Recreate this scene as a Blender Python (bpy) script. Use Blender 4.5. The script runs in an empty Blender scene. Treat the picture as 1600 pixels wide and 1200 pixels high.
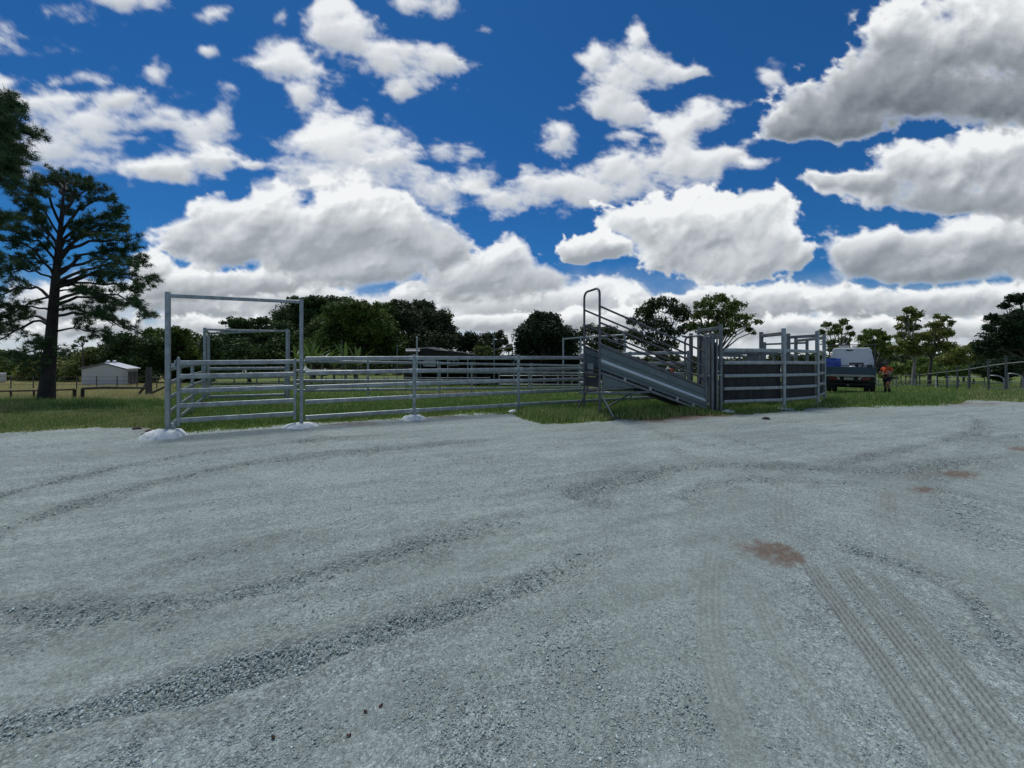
import bpy, bmesh, math, random
import numpy as np
from mathutils import Vector, Matrix

SC = bpy.context.scene
COL = SC.collection
R = math.radians

# ---------------------------------------------------------------- camera, sky, sun, exposure
CAM_H, HORIZON, FPX = 1.7, 562.0, 600.0            # eye height (m), horizon row and focal length in photo pixels
cam_data = bpy.data.cameras.new('camera')
cam = bpy.data.objects.new('camera', cam_data); COL.objects.link(cam)
cam.location = (0, 0, CAM_H); cam.rotation_euler = (R(90), 0, 0)
cam_data.sensor_width = 36.0; cam_data.lens = 36.0 * FPX / 1600.0
cam_data.shift_y = -(600 - HORIZON) / 1600.0
cam_data.clip_start = 0.05; cam_data.clip_end = 9000
SC.camera = cam
SC.render.resolution_x, SC.render.resolution_y = 1024, 768
SC.view_settings.view_transform = 'Standard'; SC.view_settings.look = 'None'
SC.view_settings.gamma = 1.0; SC.view_settings.exposure = 0.0

SUN_EL, SUN_AZ = 66.0, -28.0                       # azimuth from +Y (the view direction) towards +X
world = bpy.data.worlds.new('World'); SC.world = world; world.use_nodes = True
wn, wl = world.node_tree.nodes, world.node_tree.links
wn.clear()
sky = wn.new('ShaderNodeTexSky'); sky.sky_type = 'NISHITA'; sky.sun_disc = False
sky.sun_elevation = R(SUN_EL); sky.sun_rotation = R(SUN_AZ)
sky.air_density = 1.0; sky.dust_density = 0.2; sky.ozone_density = 2.0
hs = wn.new('ShaderNodeMixRGB'); hs.blend_type = 'MULTIPLY'; hs.inputs[0].default_value = 1.0; hs.inputs[2].default_value = (0.11, 0.41, 0.72, 1)   # deep tropical blue
bg = wn.new('ShaderNodeBackground'); bg.inputs['Strength'].default_value = 0.095
wo = wn.new('ShaderNodeOutputWorld')
wl.new(sky.outputs[0], hs.inputs[1]); wl.new(hs.outputs[0], bg.inputs['Color']); wl.new(bg.outputs[0], wo.inputs['Surface'])

sun_data = bpy.data.lights.new('sun', 'SUN'); sun_data.energy = 2.4; sun_data.angle = R(16); sun_data.color = (1.0, 0.97, 0.92)
sun = bpy.data.objects.new('sun', sun_data); COL.objects.link(sun)
sd = Vector((math.cos(R(SUN_EL)) * math.sin(R(SUN_AZ)), math.cos(R(SUN_EL)) * math.cos(R(SUN_AZ)), math.sin(R(SUN_EL))))
sun.rotation_euler = sd.to_track_quat('Z', 'Y').to_euler(); sun.location = (0, 0, 60)
CLOUD_STRENGTH = 0.95

# ---------------------------------------------------------------- noise and clouds
def _hash(ix, iy, seed):
    h = (ix.astype(np.int64) * 374761393 + iy.astype(np.int64) * 668265263 + seed * 974634777) & 0x7fffffff
    h = ((h ^ (h >> 13)) * 1274126177) & 0x7fffffff
    h = ((h ^ (h >> 16)) * 1103515245) & 0x7fffffff
    return ((h >> 7) & 0xffff) / 65535.0
def vnoise(x, y, seed=0):
    ix = np.floor(x); iy = np.floor(y); fx = x - ix; fy = y - iy
    fx = fx * fx * fx * (fx * (fx * 6 - 15) + 10); fy = fy * fy * fy * (fy * (fy * 6 - 15) + 10)
    a = _hash(ix, iy, seed); b = _hash(ix + 1, iy, seed); c = _hash(ix, iy + 1, seed); d = _hash(ix + 1, iy + 1, seed)
    return (a + (b - a) * fx) * (1 - fy) + (c + (d - c) * fx) * fy
def fbm(x, y, seed=0, octaves=5, gain=0.5, billow=False):
    s = np.zeros_like(x); amp = 1.0; tot = 0.0
    for o in range(octaves):
        ca, sa = np.cos(0.6 * o + .3), np.sin(0.6 * o + .3)
        n = vnoise((ca * x - sa * y) * 2.0 ** o + 17.3 * o, (sa * x + ca * y) * 2.0 ** o - 9.1 * o, seed + o)
        if billow: n = np.abs(2 * n - 1)
        s += amp * n; tot += amp; amp *= gain
    return s / tot
def sstep(a, b, x):
    t = np.clip((x - a) / (b - a), 0, 1); return t * t * (3 - 2 * t)
# one entry per cloud, far clouds first: (softness 0 crisp .. 1 wispy, greyness of the base, seed, [(cx, cy, rx, ry), ...])
CLOUDS = [
 # high wisps and torn cloud
 (.95,.25,1,[(-60,150,120,80),(40,165,115,68),(140,205,125,62),(230,195,85,45),(305,225,70,55),(90,238,100,36),(270,265,115,28),(340,180,32,48),(250,118,30,30),(-60,230,120,40)]),
 (.8,.25,2,[(180,4,78,44)]),
 (.65,.30,3,[(512,18,46,46),(545,52,72,44),(605,92,92,54),(665,100,62,36),(700,92,36,20),(620,130,46,26)]),
 (.75,.25,4,[(450,92,62,32),(475,150,30,46),(505,195,46,50)]),
 (.85,.30,5,[(545,230,90,56),(600,275,125,66),(665,300,85,62),(470,262,70,52),(430,305,60,42),(560,310,120,50)]),
 (.9,.2,6,[(745,262,48,36),(650,238,40,20)]),
 (.55,.30,7,[(905,300,160,42),(800,312,80,36),(985,272,90,42),(1085,258,95,44),(1090,190,58,38),(1140,245,55,26),(1060,220,40,40)]),
 (.6,.28,8,[(975,132,58,60),(1015,112,52,40),(1065,112,48,15),(932,95,26,30),(1003,58,18,30),(965,172,44,22)]),
 (.55,.30,9,[(878,215,42,38)]), (1,.2,10,[(975,212,30,12)]), (.9,.2,11,[(690,6,36,24),(625,6,36,14)]), (.8,.2,12,[(757,40,30,10)]),
 (1,.2,13,[(327,76,18,9),(345,25,34,16),(435,32,26,14),(240,100,16,22)]), (.5,.2,14,[(1195,263,42,15)]), (1,.2,15,[(1205,122,22,18)]),
 (.7,.25,16,[(395,250,24,10)]), (.8,.3,17,[(690,235,40,26),(735,240,36,22),(770,270,30,18)]), (.85,.25,18,[(120,120,60,20),(180,150,50,18)]), (.6,.3,19,[(330,250,50,26),(250,270,70,22)]),
 # low distant rows
 (.5,.5,31,[(300,505,330,30),(60,500,200,40),(640,500,300,30),(960,505,260,26),(1300,505,300,30),(1620,505,250,34)]),
 (.35,.6,32,[(100,470,160,42),(270,462,120,46),(360,478,120,32)]),
 (.3,.6,33,[(450,468,120,34),(560,478,130,32),(660,466,110,36)]),
 (.25,.55,34,[(850,470,110,36),(930,462,60,34),(780,480,90,30),(985,470,60,36)]),
 (.2,.65,35,[(1060,478,110,28),(1150,470,70,34),(1240,465,80,38),(1190,485,100,24)]),
 (.2,.7,36,[(1330,472,80,34),(1420,478,100,30),(1500,470,80,34),(1590,468,90,44),(1680,470,90,50)]),
 (.25,.65,37,[(770,425,105,46),(720,440,90,40),(840,440,60,34),(800,395,40,40)]),
 (.15,.65,38,[(820,505,70,22),(900,500,50,24),(1010,500,70,26),(760,505,80,18)]),
 (.2,.65,39,[(240,425,50,30),(300,452,110,26),(410,440,90,30)]),
 (.2,.65,41,[(1130,512,110,22),(1250,510,90,26),(1390,512,110,20),(1530,512,110,22),(560,512,120,16),(340,510,120,18),(150,512,120,16)]),
 # the big cumulus
 (.12,.55,21,[(1182,338,52,42),(1110,352,105,55),(1050,372,95,62),(1195,392,68,46),(1000,352,85,38),(1115,412,120,34),(1240,400,30,28)]),
 (.05,.6,22,[(940,390,70,32),(905,398,40,22)]),
 (.25,.68,23,[(340,345,52,40),(295,375,50,34),(420,340,75,66),(480,385,115,62),(570,350,130,82),(650,375,95,66),(695,388,48,50),(360,390,84,38),(590,420,125,34)]),
 (.2,.85,24,[(1400,388,125,46),(1335,402,66,40),(1530,365,135,54),(1630,390,110,70),(1450,425,170,30),(1700,400,110,60)]),
 (.2,.85,25,[(1570,250,130,58),(1425,262,95,44),(1345,290,70,18),(1290,290,48,13),(1490,310,150,30),(1640,250,110,66),(1700,330,150,50)]),
 (.2,1.15,26,[(1580,50,170,100),(1450,62,110,66),(1385,135,120,78),(1275,170,80,44),(1235,208,66,32),(1490,165,160,54),(1620,150,110,66),(1330,200,90,30),(1720,60,150,110)]),
]
def clouds(az, el):
    """az, el: 2-D arrays [row, col]; row 0 is the highest elevation.  Returns opacity and tone (0 grey base .. 1 sunlit white)."""
    front = np.cos(az) > 0.2
    ca = np.where(front, np.cos(az), 0.2)
    px = 800 + 600 * np.tan(np.clip(az, -1.35, 1.35)); py = 562 - 600 * np.tan(el) / ca
    h = np.clip((562 - py) / 560, 0.0, 1.5)
    wx = fbm(px / 150, py / 105, 5, 5) - .5; wy = fbm(px / 150, py / 105, 11, 5) - .5
    f_ = np.clip(h * 1.3 + .28, 0, 1)
    xw = px + 44 * wx * f_; yw = py + 40 * wy * f_
    nA = fbm(px / 62, py / 44, 21, 6, .55) - .5
    nB = fbm(px / 25, py / 17, 33, 5, .58) - .5
    bA = fbm(xw / 66, yw / 50, 45, 5, .55, True); bB = fbm(xw / 30, yw / 22, 49, 4, .55, True)
    wi = fbm((xw + .5 * yw) / 95, (yw - .25 * xw) / 30, 61, 6, .58) - .5
    nC = fbm((px + .4 * py) / 15, (py - .3 * px) / 9, 71, 5, .6) - .5
    lowf = np.clip(1.1 - h * 3.2, 0, 1)
    n = nA * (1 - lowf) * .95 + nB * (.35 + .75 * lowf); bil = (.36 - bA) * (1 - lowf) + (.36 - bB) * (.4 + .6 * lowf)
    step = np.abs(np.gradient(py, axis=0))
    alpha = np.zeros(px.shape); tone = np.ones(px.shape)
    def over(D, soft, grey, c0, c1, y_mid, y_half):
        nonlocal alpha, tone
        sl = (slice(None), slice(c0, c1))
        dens = D - .10 - .10 * soft + (1.0 + .75 * soft) * n[sl] + (1 - soft) * .95 * bil[sl] + soft * 1.9 * wi[sl] + soft * .40 * nC[sl]
        fl = D + .55 * nA[sl] + .25 * bil[sl] - .20
        if soft < .4: dens = np.where(fl > 0, np.maximum(dens, fl), dens)           # no pinholes inside thick cloud
        a = sstep(-.30 * soft, .07 + .80 * soft, dens) * (1 - .12 * soft)
        cd = np.clip(dens, 0, .7); A = np.zeros_like(cd); run = np.zeros(cd.shape[1]); st = step[sl]
        dec = max(26.0, y_half * 1.1)
        for r in range(cd.shape[0]):
            run = run * np.exp(-st[r] / dec) + cd[r] * st[r] / (dec * .42)
            A[r] = run
        for _ in range(3):
            A = (A + np.roll(A, 2, 1) + np.roll(A, -2, 1) + np.roll(A, 5, 1) + np.roll(A, -5, 1)) / 5
            A[1:-1] = (A[:-2] + A[1:-1] * 2 + A[2:]) / 4
        rel = np.clip(dens, -.3, .8) + .55 * bil[sl] * (1 - soft)
        g = np.zeros_like(rel)
        for s_, w_ in ((1, .5), (3, 1.1), (7, 1.5), (14, .9)):
            g += w_ * (np.roll(rel, -s_, 0) - np.roll(rel, s_, 0)) / s_ ** .8
            g += .45 * w_ * (np.roll(rel, -s_, 1) - np.roll(rel, s_, 1)) / s_ ** .8
        g = np.clip(g * (.55 - .3 * soft), -.34, .30)
        Ds = D + .40 * n[sl] + .25 * bil[sl]
        v = (py[sl] - y_mid) / max(y_half, 12)
        core = sstep(.02, .55 if y_half > 60 else .42, Ds) * (.25 + .75 * sstep(-.75, .25, v))
        under = (1 - np.exp(-.62 * A)) ** 1.3
        t = 1.03 - grey * (.50 * core + .34 * under * (.35 + .65 * core)) + g * (1.0 - .45 * core) - .05 * soft
        t = np.clip(t, .12, 1.06)
        tone[sl] = t * a + tone[sl] * (1 - a); alpha[sl] = a + alpha[sl] * (1 - a)
    veil = sstep(400, 545, py + 60 * nA)
    alpha = np.maximum(alpha, veil * np.clip(.90 + .3 * nA + .2 * nB, 0, 1)); tone = np.where(veil > 0, .86 + .12 * nA, tone)
    gen = fbm(az * 3.2 + 40, el * 6.0, 77, 5) - .5
    outw = np.where(front, sstep(1750, 1950, np.abs(px - 800) + 800), 1.0)
    over(outw * gen * 3.0 - (1 - outw) * 3, .4, .6, 0, px.shape[1], 300, 60)
    cols = px[0]
    for soft, grey, seed, bl in CLOUDS:
        x0 = min(b[0] - b[2] for b in bl) - 90; x1 = max(b[0] + b[2] for b in bl) + 90
        c0 = int(np.searchsorted(cols, x0)); c1 = int(np.searchsorted(cols, x1))
        if c1 - c0 < 4: continue
        sl = (slice(None), slice(c0, c1)); acc = np.zeros(px[sl].shape)
        for cx, cy, rx, ry in bl:
            q = np.sqrt(((xw[sl] - cx) / rx) ** 2 + ((yw[sl] - cy) / ry) ** 2)
            acc += np.exp(6 * np.clip(1 - q, -2, .75))
        D = np.log(acc + 1e-5) / 6
        y0 = min(b[1] - b[3] for b in bl); y1 = max(b[1] + b[3] for b in bl)
        D = D - (1 - soft) * .55 * sstep(y1 - 10, y1 + 26, py[sl] + 30 * nA[sl])            # flat base
        over(np.clip(D, -1.5, .75), soft, grey, c0, c1, (y0 + y1) / 2, (y1 - y0) / 2)
    far = sstep(430, 560, py)
    tone = tone * (1 - .30 * far) + far * .30 * .80
    return np.clip(alpha, 0, 1), np.clip(tone, .1, 1.06)

# ---------------------------------------------------------------- terrain and projection helpers
def tz(x, y):
    y = np.asarray(y, float)
    t = np.clip((y - 2) / 9.0, 0, 1); up = 0.2 * t * t * (3 - 2 * t)
    q = np.clip(y - 12.5, 0, None); D = 0.06 * q * q / (q + 3)
    return up - 4 * (1 - np.exp(-D / 4))
def TZ(x, y): return float(tz(x, y))
def at(px, py, d): return Vector(((px - 800) / FPX * d, d, CAM_H - (py - HORIZON) / FPX * d))
def gd(py):                                        # depth at which the ground is met along a photo row
    lo, hi = 0.5, 400.0
    for _ in range(50):
        m = (lo + hi) / 2
        if CAM_H - (py - HORIZON) / FPX * m > TZ(0, m): lo = m
        else: hi = m
    return lo
def gp(px, py):
    d = gd(py); x = (px - 800) / FPX * d
    return Vector((x, d, TZ(x, d)))
def gx(px, d): return (px - 800) / FPX * d
def G(x, y, dz=0.0): return Vector((x, y, TZ(x, y) + dz))

# ---------------------------------------------------------------- materials
def mat(name, col, rough=.6, metal=0.0, var=.12, scale=6.0, bump=0.0, bscale=60.0, stretch=(1, 1, 1), col2=None, detail=5.0, spec=.5, coat=0.0):
    m = bpy.data.materials.new(name); m.use_nodes = True
    n, l = m.node_tree.nodes, m.node_tree.links
    p = n['Principled BSDF']; p.inputs['Roughness'].default_value = rough; p.inputs['Metallic'].default_value = metal
    p.inputs['Specular IOR Level'].default_value = spec
    if coat: p.inputs['Coat Weight'].default_value = coat
    tc = n.new('ShaderNodeTexCoord'); mp = n.new('ShaderNodeMapping'); mp.inputs['Scale'].default_value = stretch
    l.new(tc.outputs['Object'], mp.inputs['Vector'])
    nz = n.new('ShaderNodeTexNoise'); nz.inputs['Scale'].default_value = scale; nz.inputs['Detail'].default_value = detail; nz.inputs['Roughness'].default_value = .62
    l.new(mp.outputs[0], nz.inputs['Vector'])
    cr = n.new('ShaderNodeValToRGB')
    a = [max(0, c * (1 - var)) for c in col]; b = col2 if col2 else [min(1, c * (1 + var)) for c in col]
    cr.color_ramp.elements[0].color = (*a, 1); cr.color_ramp.elements[1].color = (*b, 1)
    cr.color_ramp.elements[0].position = .32; cr.color_ramp.elements[1].position = .70
    l.new(nz.outputs[0], cr.inputs[0]); l.new(cr.outputs[0], p.inputs['Base Color'])
    mr = n.new('ShaderNodeMapRange'); mr.inputs[3].default_value = max(.02, rough - .1); mr.inputs[4].default_value = min(1, rough + .12)
    l.new(nz.outputs[0], mr.inputs[0]); l.new(mr.outputs[0], p.inputs['Roughness'])
    if bump:
        n2 = n.new('ShaderNodeTexNoise'); n2.inputs['Scale'].default_value = bscale; n2.inputs['Detail'].default_value = 6
        l.new(mp.outputs[0], n2.inputs['Vector'])
        bp = n.new('ShaderNodeBump'); bp.inputs['Strength'].default_value = bump; bp.inputs['Distance'].default_value = .02
        l.new(n2.outputs[0], bp.inputs['Height']); l.new(bp.outputs[0], p.inputs['Normal'])
    return m
M = {}
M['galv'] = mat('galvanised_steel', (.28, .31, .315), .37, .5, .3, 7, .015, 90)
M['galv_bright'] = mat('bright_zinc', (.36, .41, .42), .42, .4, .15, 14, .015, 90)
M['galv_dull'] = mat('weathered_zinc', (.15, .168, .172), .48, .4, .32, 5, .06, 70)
M['dark_tube'] = mat('dark_weathered_tube', (.095, .10, .11), .55, .35, .35, 4, .06, 70, col2=(.16, .165, .175))  # weathered steel, colour darkened to look backlit against the sky
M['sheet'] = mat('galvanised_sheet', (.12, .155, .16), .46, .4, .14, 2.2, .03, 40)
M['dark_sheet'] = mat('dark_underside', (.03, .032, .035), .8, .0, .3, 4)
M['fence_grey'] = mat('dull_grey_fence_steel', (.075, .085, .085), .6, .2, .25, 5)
M['rub'] = mat('worn_bright_zinc', (.62, .68, .70), .45, .2, .1, 14)  # pale colour that paints in the highlight on the ramp side ridge
M['concrete'] = mat('white_concrete', (.56, .62, .62), .9, 0, .2, 9, .8, 26, col2=(.84, .89, .88))
M['concrete_grey'] = mat('grey_concrete', (.36, .38, .37), .9, 0, .2, 7, .5, 30)
M['rubber'] = mat('weathered_rubber_sheet', (.005, .005, .006), .85, 0, .4, 5.5, .15, 30, stretch=(1.6, 1.6, .25), col2=(.040, .042, .041))
M['tyre'] = mat('tyre_rubber', (.018, .018, .018), .85, 0, .3, 10, .2, 60)
M['truck_white'] = mat('white_truck_paint', (.60, .64, .66), .38, 0, .05, 3, coat=.3)
M['tray_blue'] = mat('dull_blue_paint', (.035, .065, .095), .5, 0, .25, 4, col2=(.055, .09, .125))
M['tray_edge'] = mat('worn_alloy_edge', (.30, .30, .28), .5, .4, .3, 8)
M['black'] = mat('black_plastic', (.012, .012, .013), .5, 0, .2, 8)
M['chassis'] = mat('chassis_black', (.010, .010, .011), .8, 0, .4, 6)
M['tarp'] = mat('blue_tarpaulin', (.012, .05, .30), .42, 0, .3, 5, .25, 8, col2=(.03, .10, .45))
M['plate'] = mat('number_plate_white', (.55, .55, .52), .5, 0, .08, 10)
M['red_lens'] = mat('red_lens', (.16, .012, .012), .25, 0, .1, 8)
M['clear_lens'] = mat('clear_lens', (.50, .47, .42), .25, 0, .1, 8)
M['orange'] = mat('orange_fabric', (.66, .105, .02), .85, 0, .15, 12)
M['navy'] = mat('navy_fabric', (.012, .014, .028), .9, 0, .2, 12)
M['silver_tape'] = mat('reflective_tape', (.55, .56, .56), .4, .1, .08, 12)
M['skin'] = mat('tanned_skin', (.20, .095, .055), .6, 0, .08, 12)
M['hat'] = mat('dark_hat_felt', (.020, .020, .018), .95, 0, .2, 12)
M['boot'] = mat('dark_boot_leather', (.022, .017, .013), .7, 0, .2, 12)
M['hair'] = mat('dark_hair', (.02, .015, .012), .7, 0, .2, 20)
M['shed_wall'] = mat('pale_grey_cladding', (.40, .43, .44), .55, .1, .05, 1.2)
M['shed_roof'] = mat('white_roof_sheet', (.62, .65, .67), .45, .2, .06, 1.2)
M['shed_door'] = mat('dark_roller_door', (.045, .055, .075), .5, .1, .1, 2, stretch=(1, 1, 9))
M['trim_dark'] = mat('dark_trim', (.05, .055, .06), .5, 0, .1, 4)
M['old_roof'] = mat('old_iron_roof', (.38, .36, .33), .55, .2, .22, 3)
M['dark_timber'] = mat('dark_old_timber', (.030, .026, .022), .9, 0, .35, 5, .3, 30)
M['grey_timber'] = mat('grey_weathered_timber', (.10, .092, .082), .92, 0, .3, 4, .6, 24, stretch=(3, 3, .5))
M['log'] = mat('dark_log', (.045, .036, .028), .92, 0, .35, 5, .5, 20)
M['wire'] = mat('dull_wire', (.09, .09, .085), .6, .4, .2, 5)
M['pine_bark'] = mat('dark_pine_bark', (.020, .018, .017), .95, 0, .3, 7, 1.0, 18, stretch=(1.6, 1.6, .5), col2=(.050, .043, .038))
M['bark'] = mat('grey_brown_bark', (.05, .043, .035), .95, 0, .3, 4, .8, 14, stretch=(1.5, 1.5, .4), col2=(.10, .09, .075))
M['pale_bark'] = mat('pale_gum_bark', (.20, .19, .165), .85, 0, .3, 3, .4, 12, stretch=(1.5, 1.5, .4), col2=(.36, .34, .30))
M['orange_plastic'] = mat('orange_red_plastic', (.55, .07, .03), .5, 0, .1, 8)
M['litter'] = mat('dead_brown_leaf', (.05, .022, .012), .8, 0, .3, 30)
M['soil'] = mat('dark_soil_clod', (.045, .035, .028), .95, 0, .3, 14, .6, 40)
M['stem'] = mat('pale_banana_stem', (.14, .15, .07), .7, 0, .25, 5)

def leaf_mat(name, dark, light, rough=.55, trans=.25, spec=.35):
    m = bpy.data.materials.new(name); m.use_nodes = True
    n, l = m.node_tree.nodes, m.node_tree.links
    p = n['Principled BSDF']; p.inputs['Roughness'].default_value = rough; p.inputs['Specular IOR Level'].default_value = spec * .5
    at_ = n.new('ShaderNodeAttribute'); at_.attribute_name = 'tint'
    cr = n.new('ShaderNodeValToRGB'); cr.color_ramp.elements[0].color = (*dark, 1); cr.color_ramp.elements[1].color = (*light, 1)
    l.new(at_.outputs['Fac'], cr.inputs[0]); l.new(cr.outputs[0], p.inputs['Base Color'])
    tr = n.new('ShaderNodeBsdfTranslucent'); l.new(cr.outputs[0], tr.inputs['Color'])
    mx = n.new('ShaderNodeMixShader'); mx.inputs[0].default_value = trans
    l.new(p.outputs[0], mx.inputs[1]); l.new(tr.outputs[0], mx.inputs[2])
    l.new(mx.outputs[0], n['Material Output'].inputs['Surface'])
    return m
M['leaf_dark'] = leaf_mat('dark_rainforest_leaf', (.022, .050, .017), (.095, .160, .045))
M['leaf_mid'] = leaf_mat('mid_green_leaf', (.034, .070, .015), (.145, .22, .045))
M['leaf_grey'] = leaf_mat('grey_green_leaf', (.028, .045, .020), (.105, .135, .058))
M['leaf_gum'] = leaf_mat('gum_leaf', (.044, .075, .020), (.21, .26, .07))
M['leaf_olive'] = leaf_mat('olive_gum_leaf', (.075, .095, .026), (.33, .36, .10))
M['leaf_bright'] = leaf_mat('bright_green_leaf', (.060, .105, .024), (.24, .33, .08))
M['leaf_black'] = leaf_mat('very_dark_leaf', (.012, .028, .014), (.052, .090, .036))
M['needle'] = leaf_mat('pine_needle', (.020, .055, .026), (.095, .165, .058), trans=.12)
M['banana_leaf'] = leaf_mat('banana_leaf', (.04, .085, .02), (.15, .22, .06), rough=.4, trans=.35)
M['blade'] = leaf_mat('grass_blade', (.052, .125, .024), (.66, .56, .30), rough=.6, trans=.3)
_r = M['blade'].node_tree.nodes['Color Ramp'].color_ramp if 'Color Ramp' in M['blade'].node_tree.nodes else [q for q in M['blade'].node_tree.nodes if q.type == 'VALTORGB'][0].color_ramp
e = _r.elements.new(.5); e.color = (.165, .285, .070, 1)

# ---------------------------------------------------------------- mesh helpers
def base_of(o):
    v = Vector((0, 0, 0))
    while o is not None: v += Vector(o.location); o = o.parent
    return v
class MB:
    def __init__(s): s.v = []; s.f = []; s.sm = []
    def _add(s, vs, fs, smooth=False):
        b = len(s.v); s.v += [tuple(p) for p in vs]
        for f in fs: s.f.append(tuple(b + i for i in f)); s.sm.append(smooth)
    def loft(s, rings, smooth=True, caps=True):
        n = len(rings[0]); vs = [p for r in rings for p in r]; fs = []
        for k in range(len(rings) - 1):
            for i in range(n):
                j = (i + 1) % n; fs.append((k * n + i, k * n + j, (k + 1) * n + j, (k + 1) * n + i))
        s._add(vs, fs, smooth)
        if caps:
            s._add(rings[0], [tuple(range(n))[::-1]]); s._add(rings[-1], [tuple(range(n))])
        return s
    def section(s, p0, p1, prof, up=Vector((0, 0, 1)), smooth=True, caps=True):
        p0, p1 = Vector(p0), Vector(p1); d = (p1 - p0).normalized(); up = Vector(up)
        if abs(d.dot(up)) > .99: up = Vector((0, 1, 0))
        side = d.cross(up).normalized(); u = side.cross(d).normalized()
        return s.loft([[p0 + side * a + u * b for a, b in prof], [p1 + side * a + u * b for a, b in prof]], smooth, caps)
    def bar(s, p0, p1, w, h=None, up=(0, 0, 1), bev=.15):
        h = h or w; c = min(w, h) * bev; a, b = w / 2, h / 2
        prof = [(-a + c, -b), (a - c, -b), (a, -b + c), (a, b - c), (a - c, b), (-a + c, b), (-a, b - c), (-a, -b + c)]
        return s.section(p0, p1, prof, Vector(up), False)
    def oval(s, p0, p1, w=.05, h=.10):
        r = w / 2; prof = []; n = 7
        for k in range(n + 1): t = math.pi * k / n; prof.append((r * math.cos(t), h / 2 - r + r * math.sin(t)))
        for k in range(n + 1): t = math.pi + math.pi * k / n; prof.append((r * math.cos(t), -h / 2 + r + r * math.sin(t)))
        return s.section(p0, p1, prof[::-1])
    def tube(s, pts, rad, n=8, caps=True):
        pts = [Vector(p) for p in pts]
        if not isinstance(rad, (list, tuple)): rad = [rad] * len(pts)
        rings = []; prev = None
        for i, p in enumerate(pts):
            d = (pts[min(i + 1, len(pts) - 1)] - pts[max(i - 1, 0)]).normalized()
            if prev is None:
                ref = Vector((0, 0, 1)) if abs(d.z) < .9 else Vector((1, 0, 0)); side = d.cross(ref).normalized()
            else:
                side = prev - d * prev.dot(d); side.normalize()
            prev = side; u = d.cross(side)
            rings.append([p + (side * math.cos(2 * math.pi * k / n) + u * math.sin(2 * math.pi * k / n)) * rad[i] for k in range(n)])
        return s.loft(rings, True, caps)
    def box(s, c, sx, sy, sz, ax=None, bev=0.0):
        c = Vector(c); X, Y, Z = ax or (Vector((1, 0, 0)), Vector((0, 1, 0)), Vector((0, 0, 1)))
        s.section(c - Y * sy / 2, c + Y * sy / 2, [(x, z) for x, z in ((-sx / 2, -sz / 2), (sx / 2, -sz / 2), (sx / 2, sz / 2), (-sx / 2, sz / 2))] if not bev else
                  [(-sx / 2 + bev, -sz / 2), (sx / 2 - bev, -sz / 2), (sx / 2, -sz / 2 + bev), (sx / 2, sz / 2 - bev), (sx / 2 - bev, sz / 2), (-sx / 2 + bev, sz / 2), (-sx / 2, sz / 2 - bev), (-sx / 2, -sz / 2 + bev)], Z, False)
        return s
    def slab(s, outline, offset):
        o = Vector(offset); a = [Vector(p) for p in outline]; b = [p + o for p in a]; n = len(a)
        s._add(a + b, [tuple(range(n)), tuple(range(2 * n - 1, n - 1, -1))] + [(i, n + i, n + (i + 1) % n, (i + 1) % n)[::-1] for i in range(n)])
        return s
    def ball(s, c, rx, ry=None, rz=None, n=10, m=7, half=False, jit=0.0, rng=None):
        c = Vector(c); ry = ry or rx; rz = rz or rx; rings = []
        for k in range(m + 1):
            t = (math.pi / 2 if half else math.pi) * k / m
            if half: t = math.pi / 2 - t
            else: t = t - math.pi / 2
            rr = math.cos(t); zz = math.sin(t); rr = max(rr, .02)
            rings.append([c + Vector((rx * rr * math.cos(2 * math.pi * i / n), ry * rr * math.sin(2 * math.pi * i / n), rz * zz)) * (1 + (rng.uniform(-jit, jit) if rng else 0)) * 1 for i in range(n)]) if not jit else \
            rings.append([c + Vector((rx * rr * math.cos(2 * math.pi * i / n) * (1 + rng.uniform(-jit, jit)), ry * rr * math.sin(2 * math.pi * i / n) * (1 + rng.uniform(-jit, jit)), rz * zz * (1 + rng.uniform(-jit, jit)))) for i in range(n)])
        if half: rings = rings
        return s.loft(rings, True, True)
    def build(s, name, m, parent=None, **props):
        off = base_of(parent) if parent else Vector((0, 0, 0))
        me = bpy.data.meshes.new(name); me.from_pydata([tuple(Vector(p) - off) for p in s.v], [], s.f)
        me.polygons.foreach_set('use_smooth', s.sm); me.materials.append(m); me.update()
        o = bpy.data.objects.new(name, me); COL.objects.link(o)
        if parent: o.parent = parent
        for k, q in props.items(): o[k] = q
        return o
def tag(o, label=None, cat=None, group=None, kind=None):
    if label: o['label'] = label
    if cat: o['category'] = cat
    if group: o['group'] = group
    if kind: o['kind'] = kind
    return o
def thing(name, label, cat, loc, group=None):
    o = bpy.data.objects.new(name, None); COL.objects.link(o); o.location = loc; o.empty_display_size = .2
    return tag(o, label, cat, group)
def np_mesh(name, V, F, m, parent=None, attrs=None, smooth=False):
    V = np.asarray(V, np.float32); F = np.asarray(F, np.int32)
    if parent: V = V - np.array(base_of(parent), np.float32)
    k = F.shape[1]; me = bpy.data.meshes.new(name)
    me.vertices.add(len(V)); me.vertices.foreach_set('co', V.ravel())
    me.loops.add(F.size); me.loops.foreach_set('vertex_index', F.ravel())
    me.polygons.add(len(F)); me.polygons.foreach_set('loop_start', np.arange(0, F.size, k, dtype=np.int32))
    if smooth: me.polygons.foreach_set('use_smooth', np.ones(len(F), bool))
    me.materials.append(m)
    for an, av in (attrs or {}).items():
        a = me.attributes.new(an, 'FLOAT', 'POINT'); a.data.foreach_set('value', np.asarray(av, np.float32))
    me.update(calc_edges=True)
    o = bpy.data.objects.new(name, me); COL.objects.link(o)
    if parent: o.parent = parent
    return o

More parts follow.
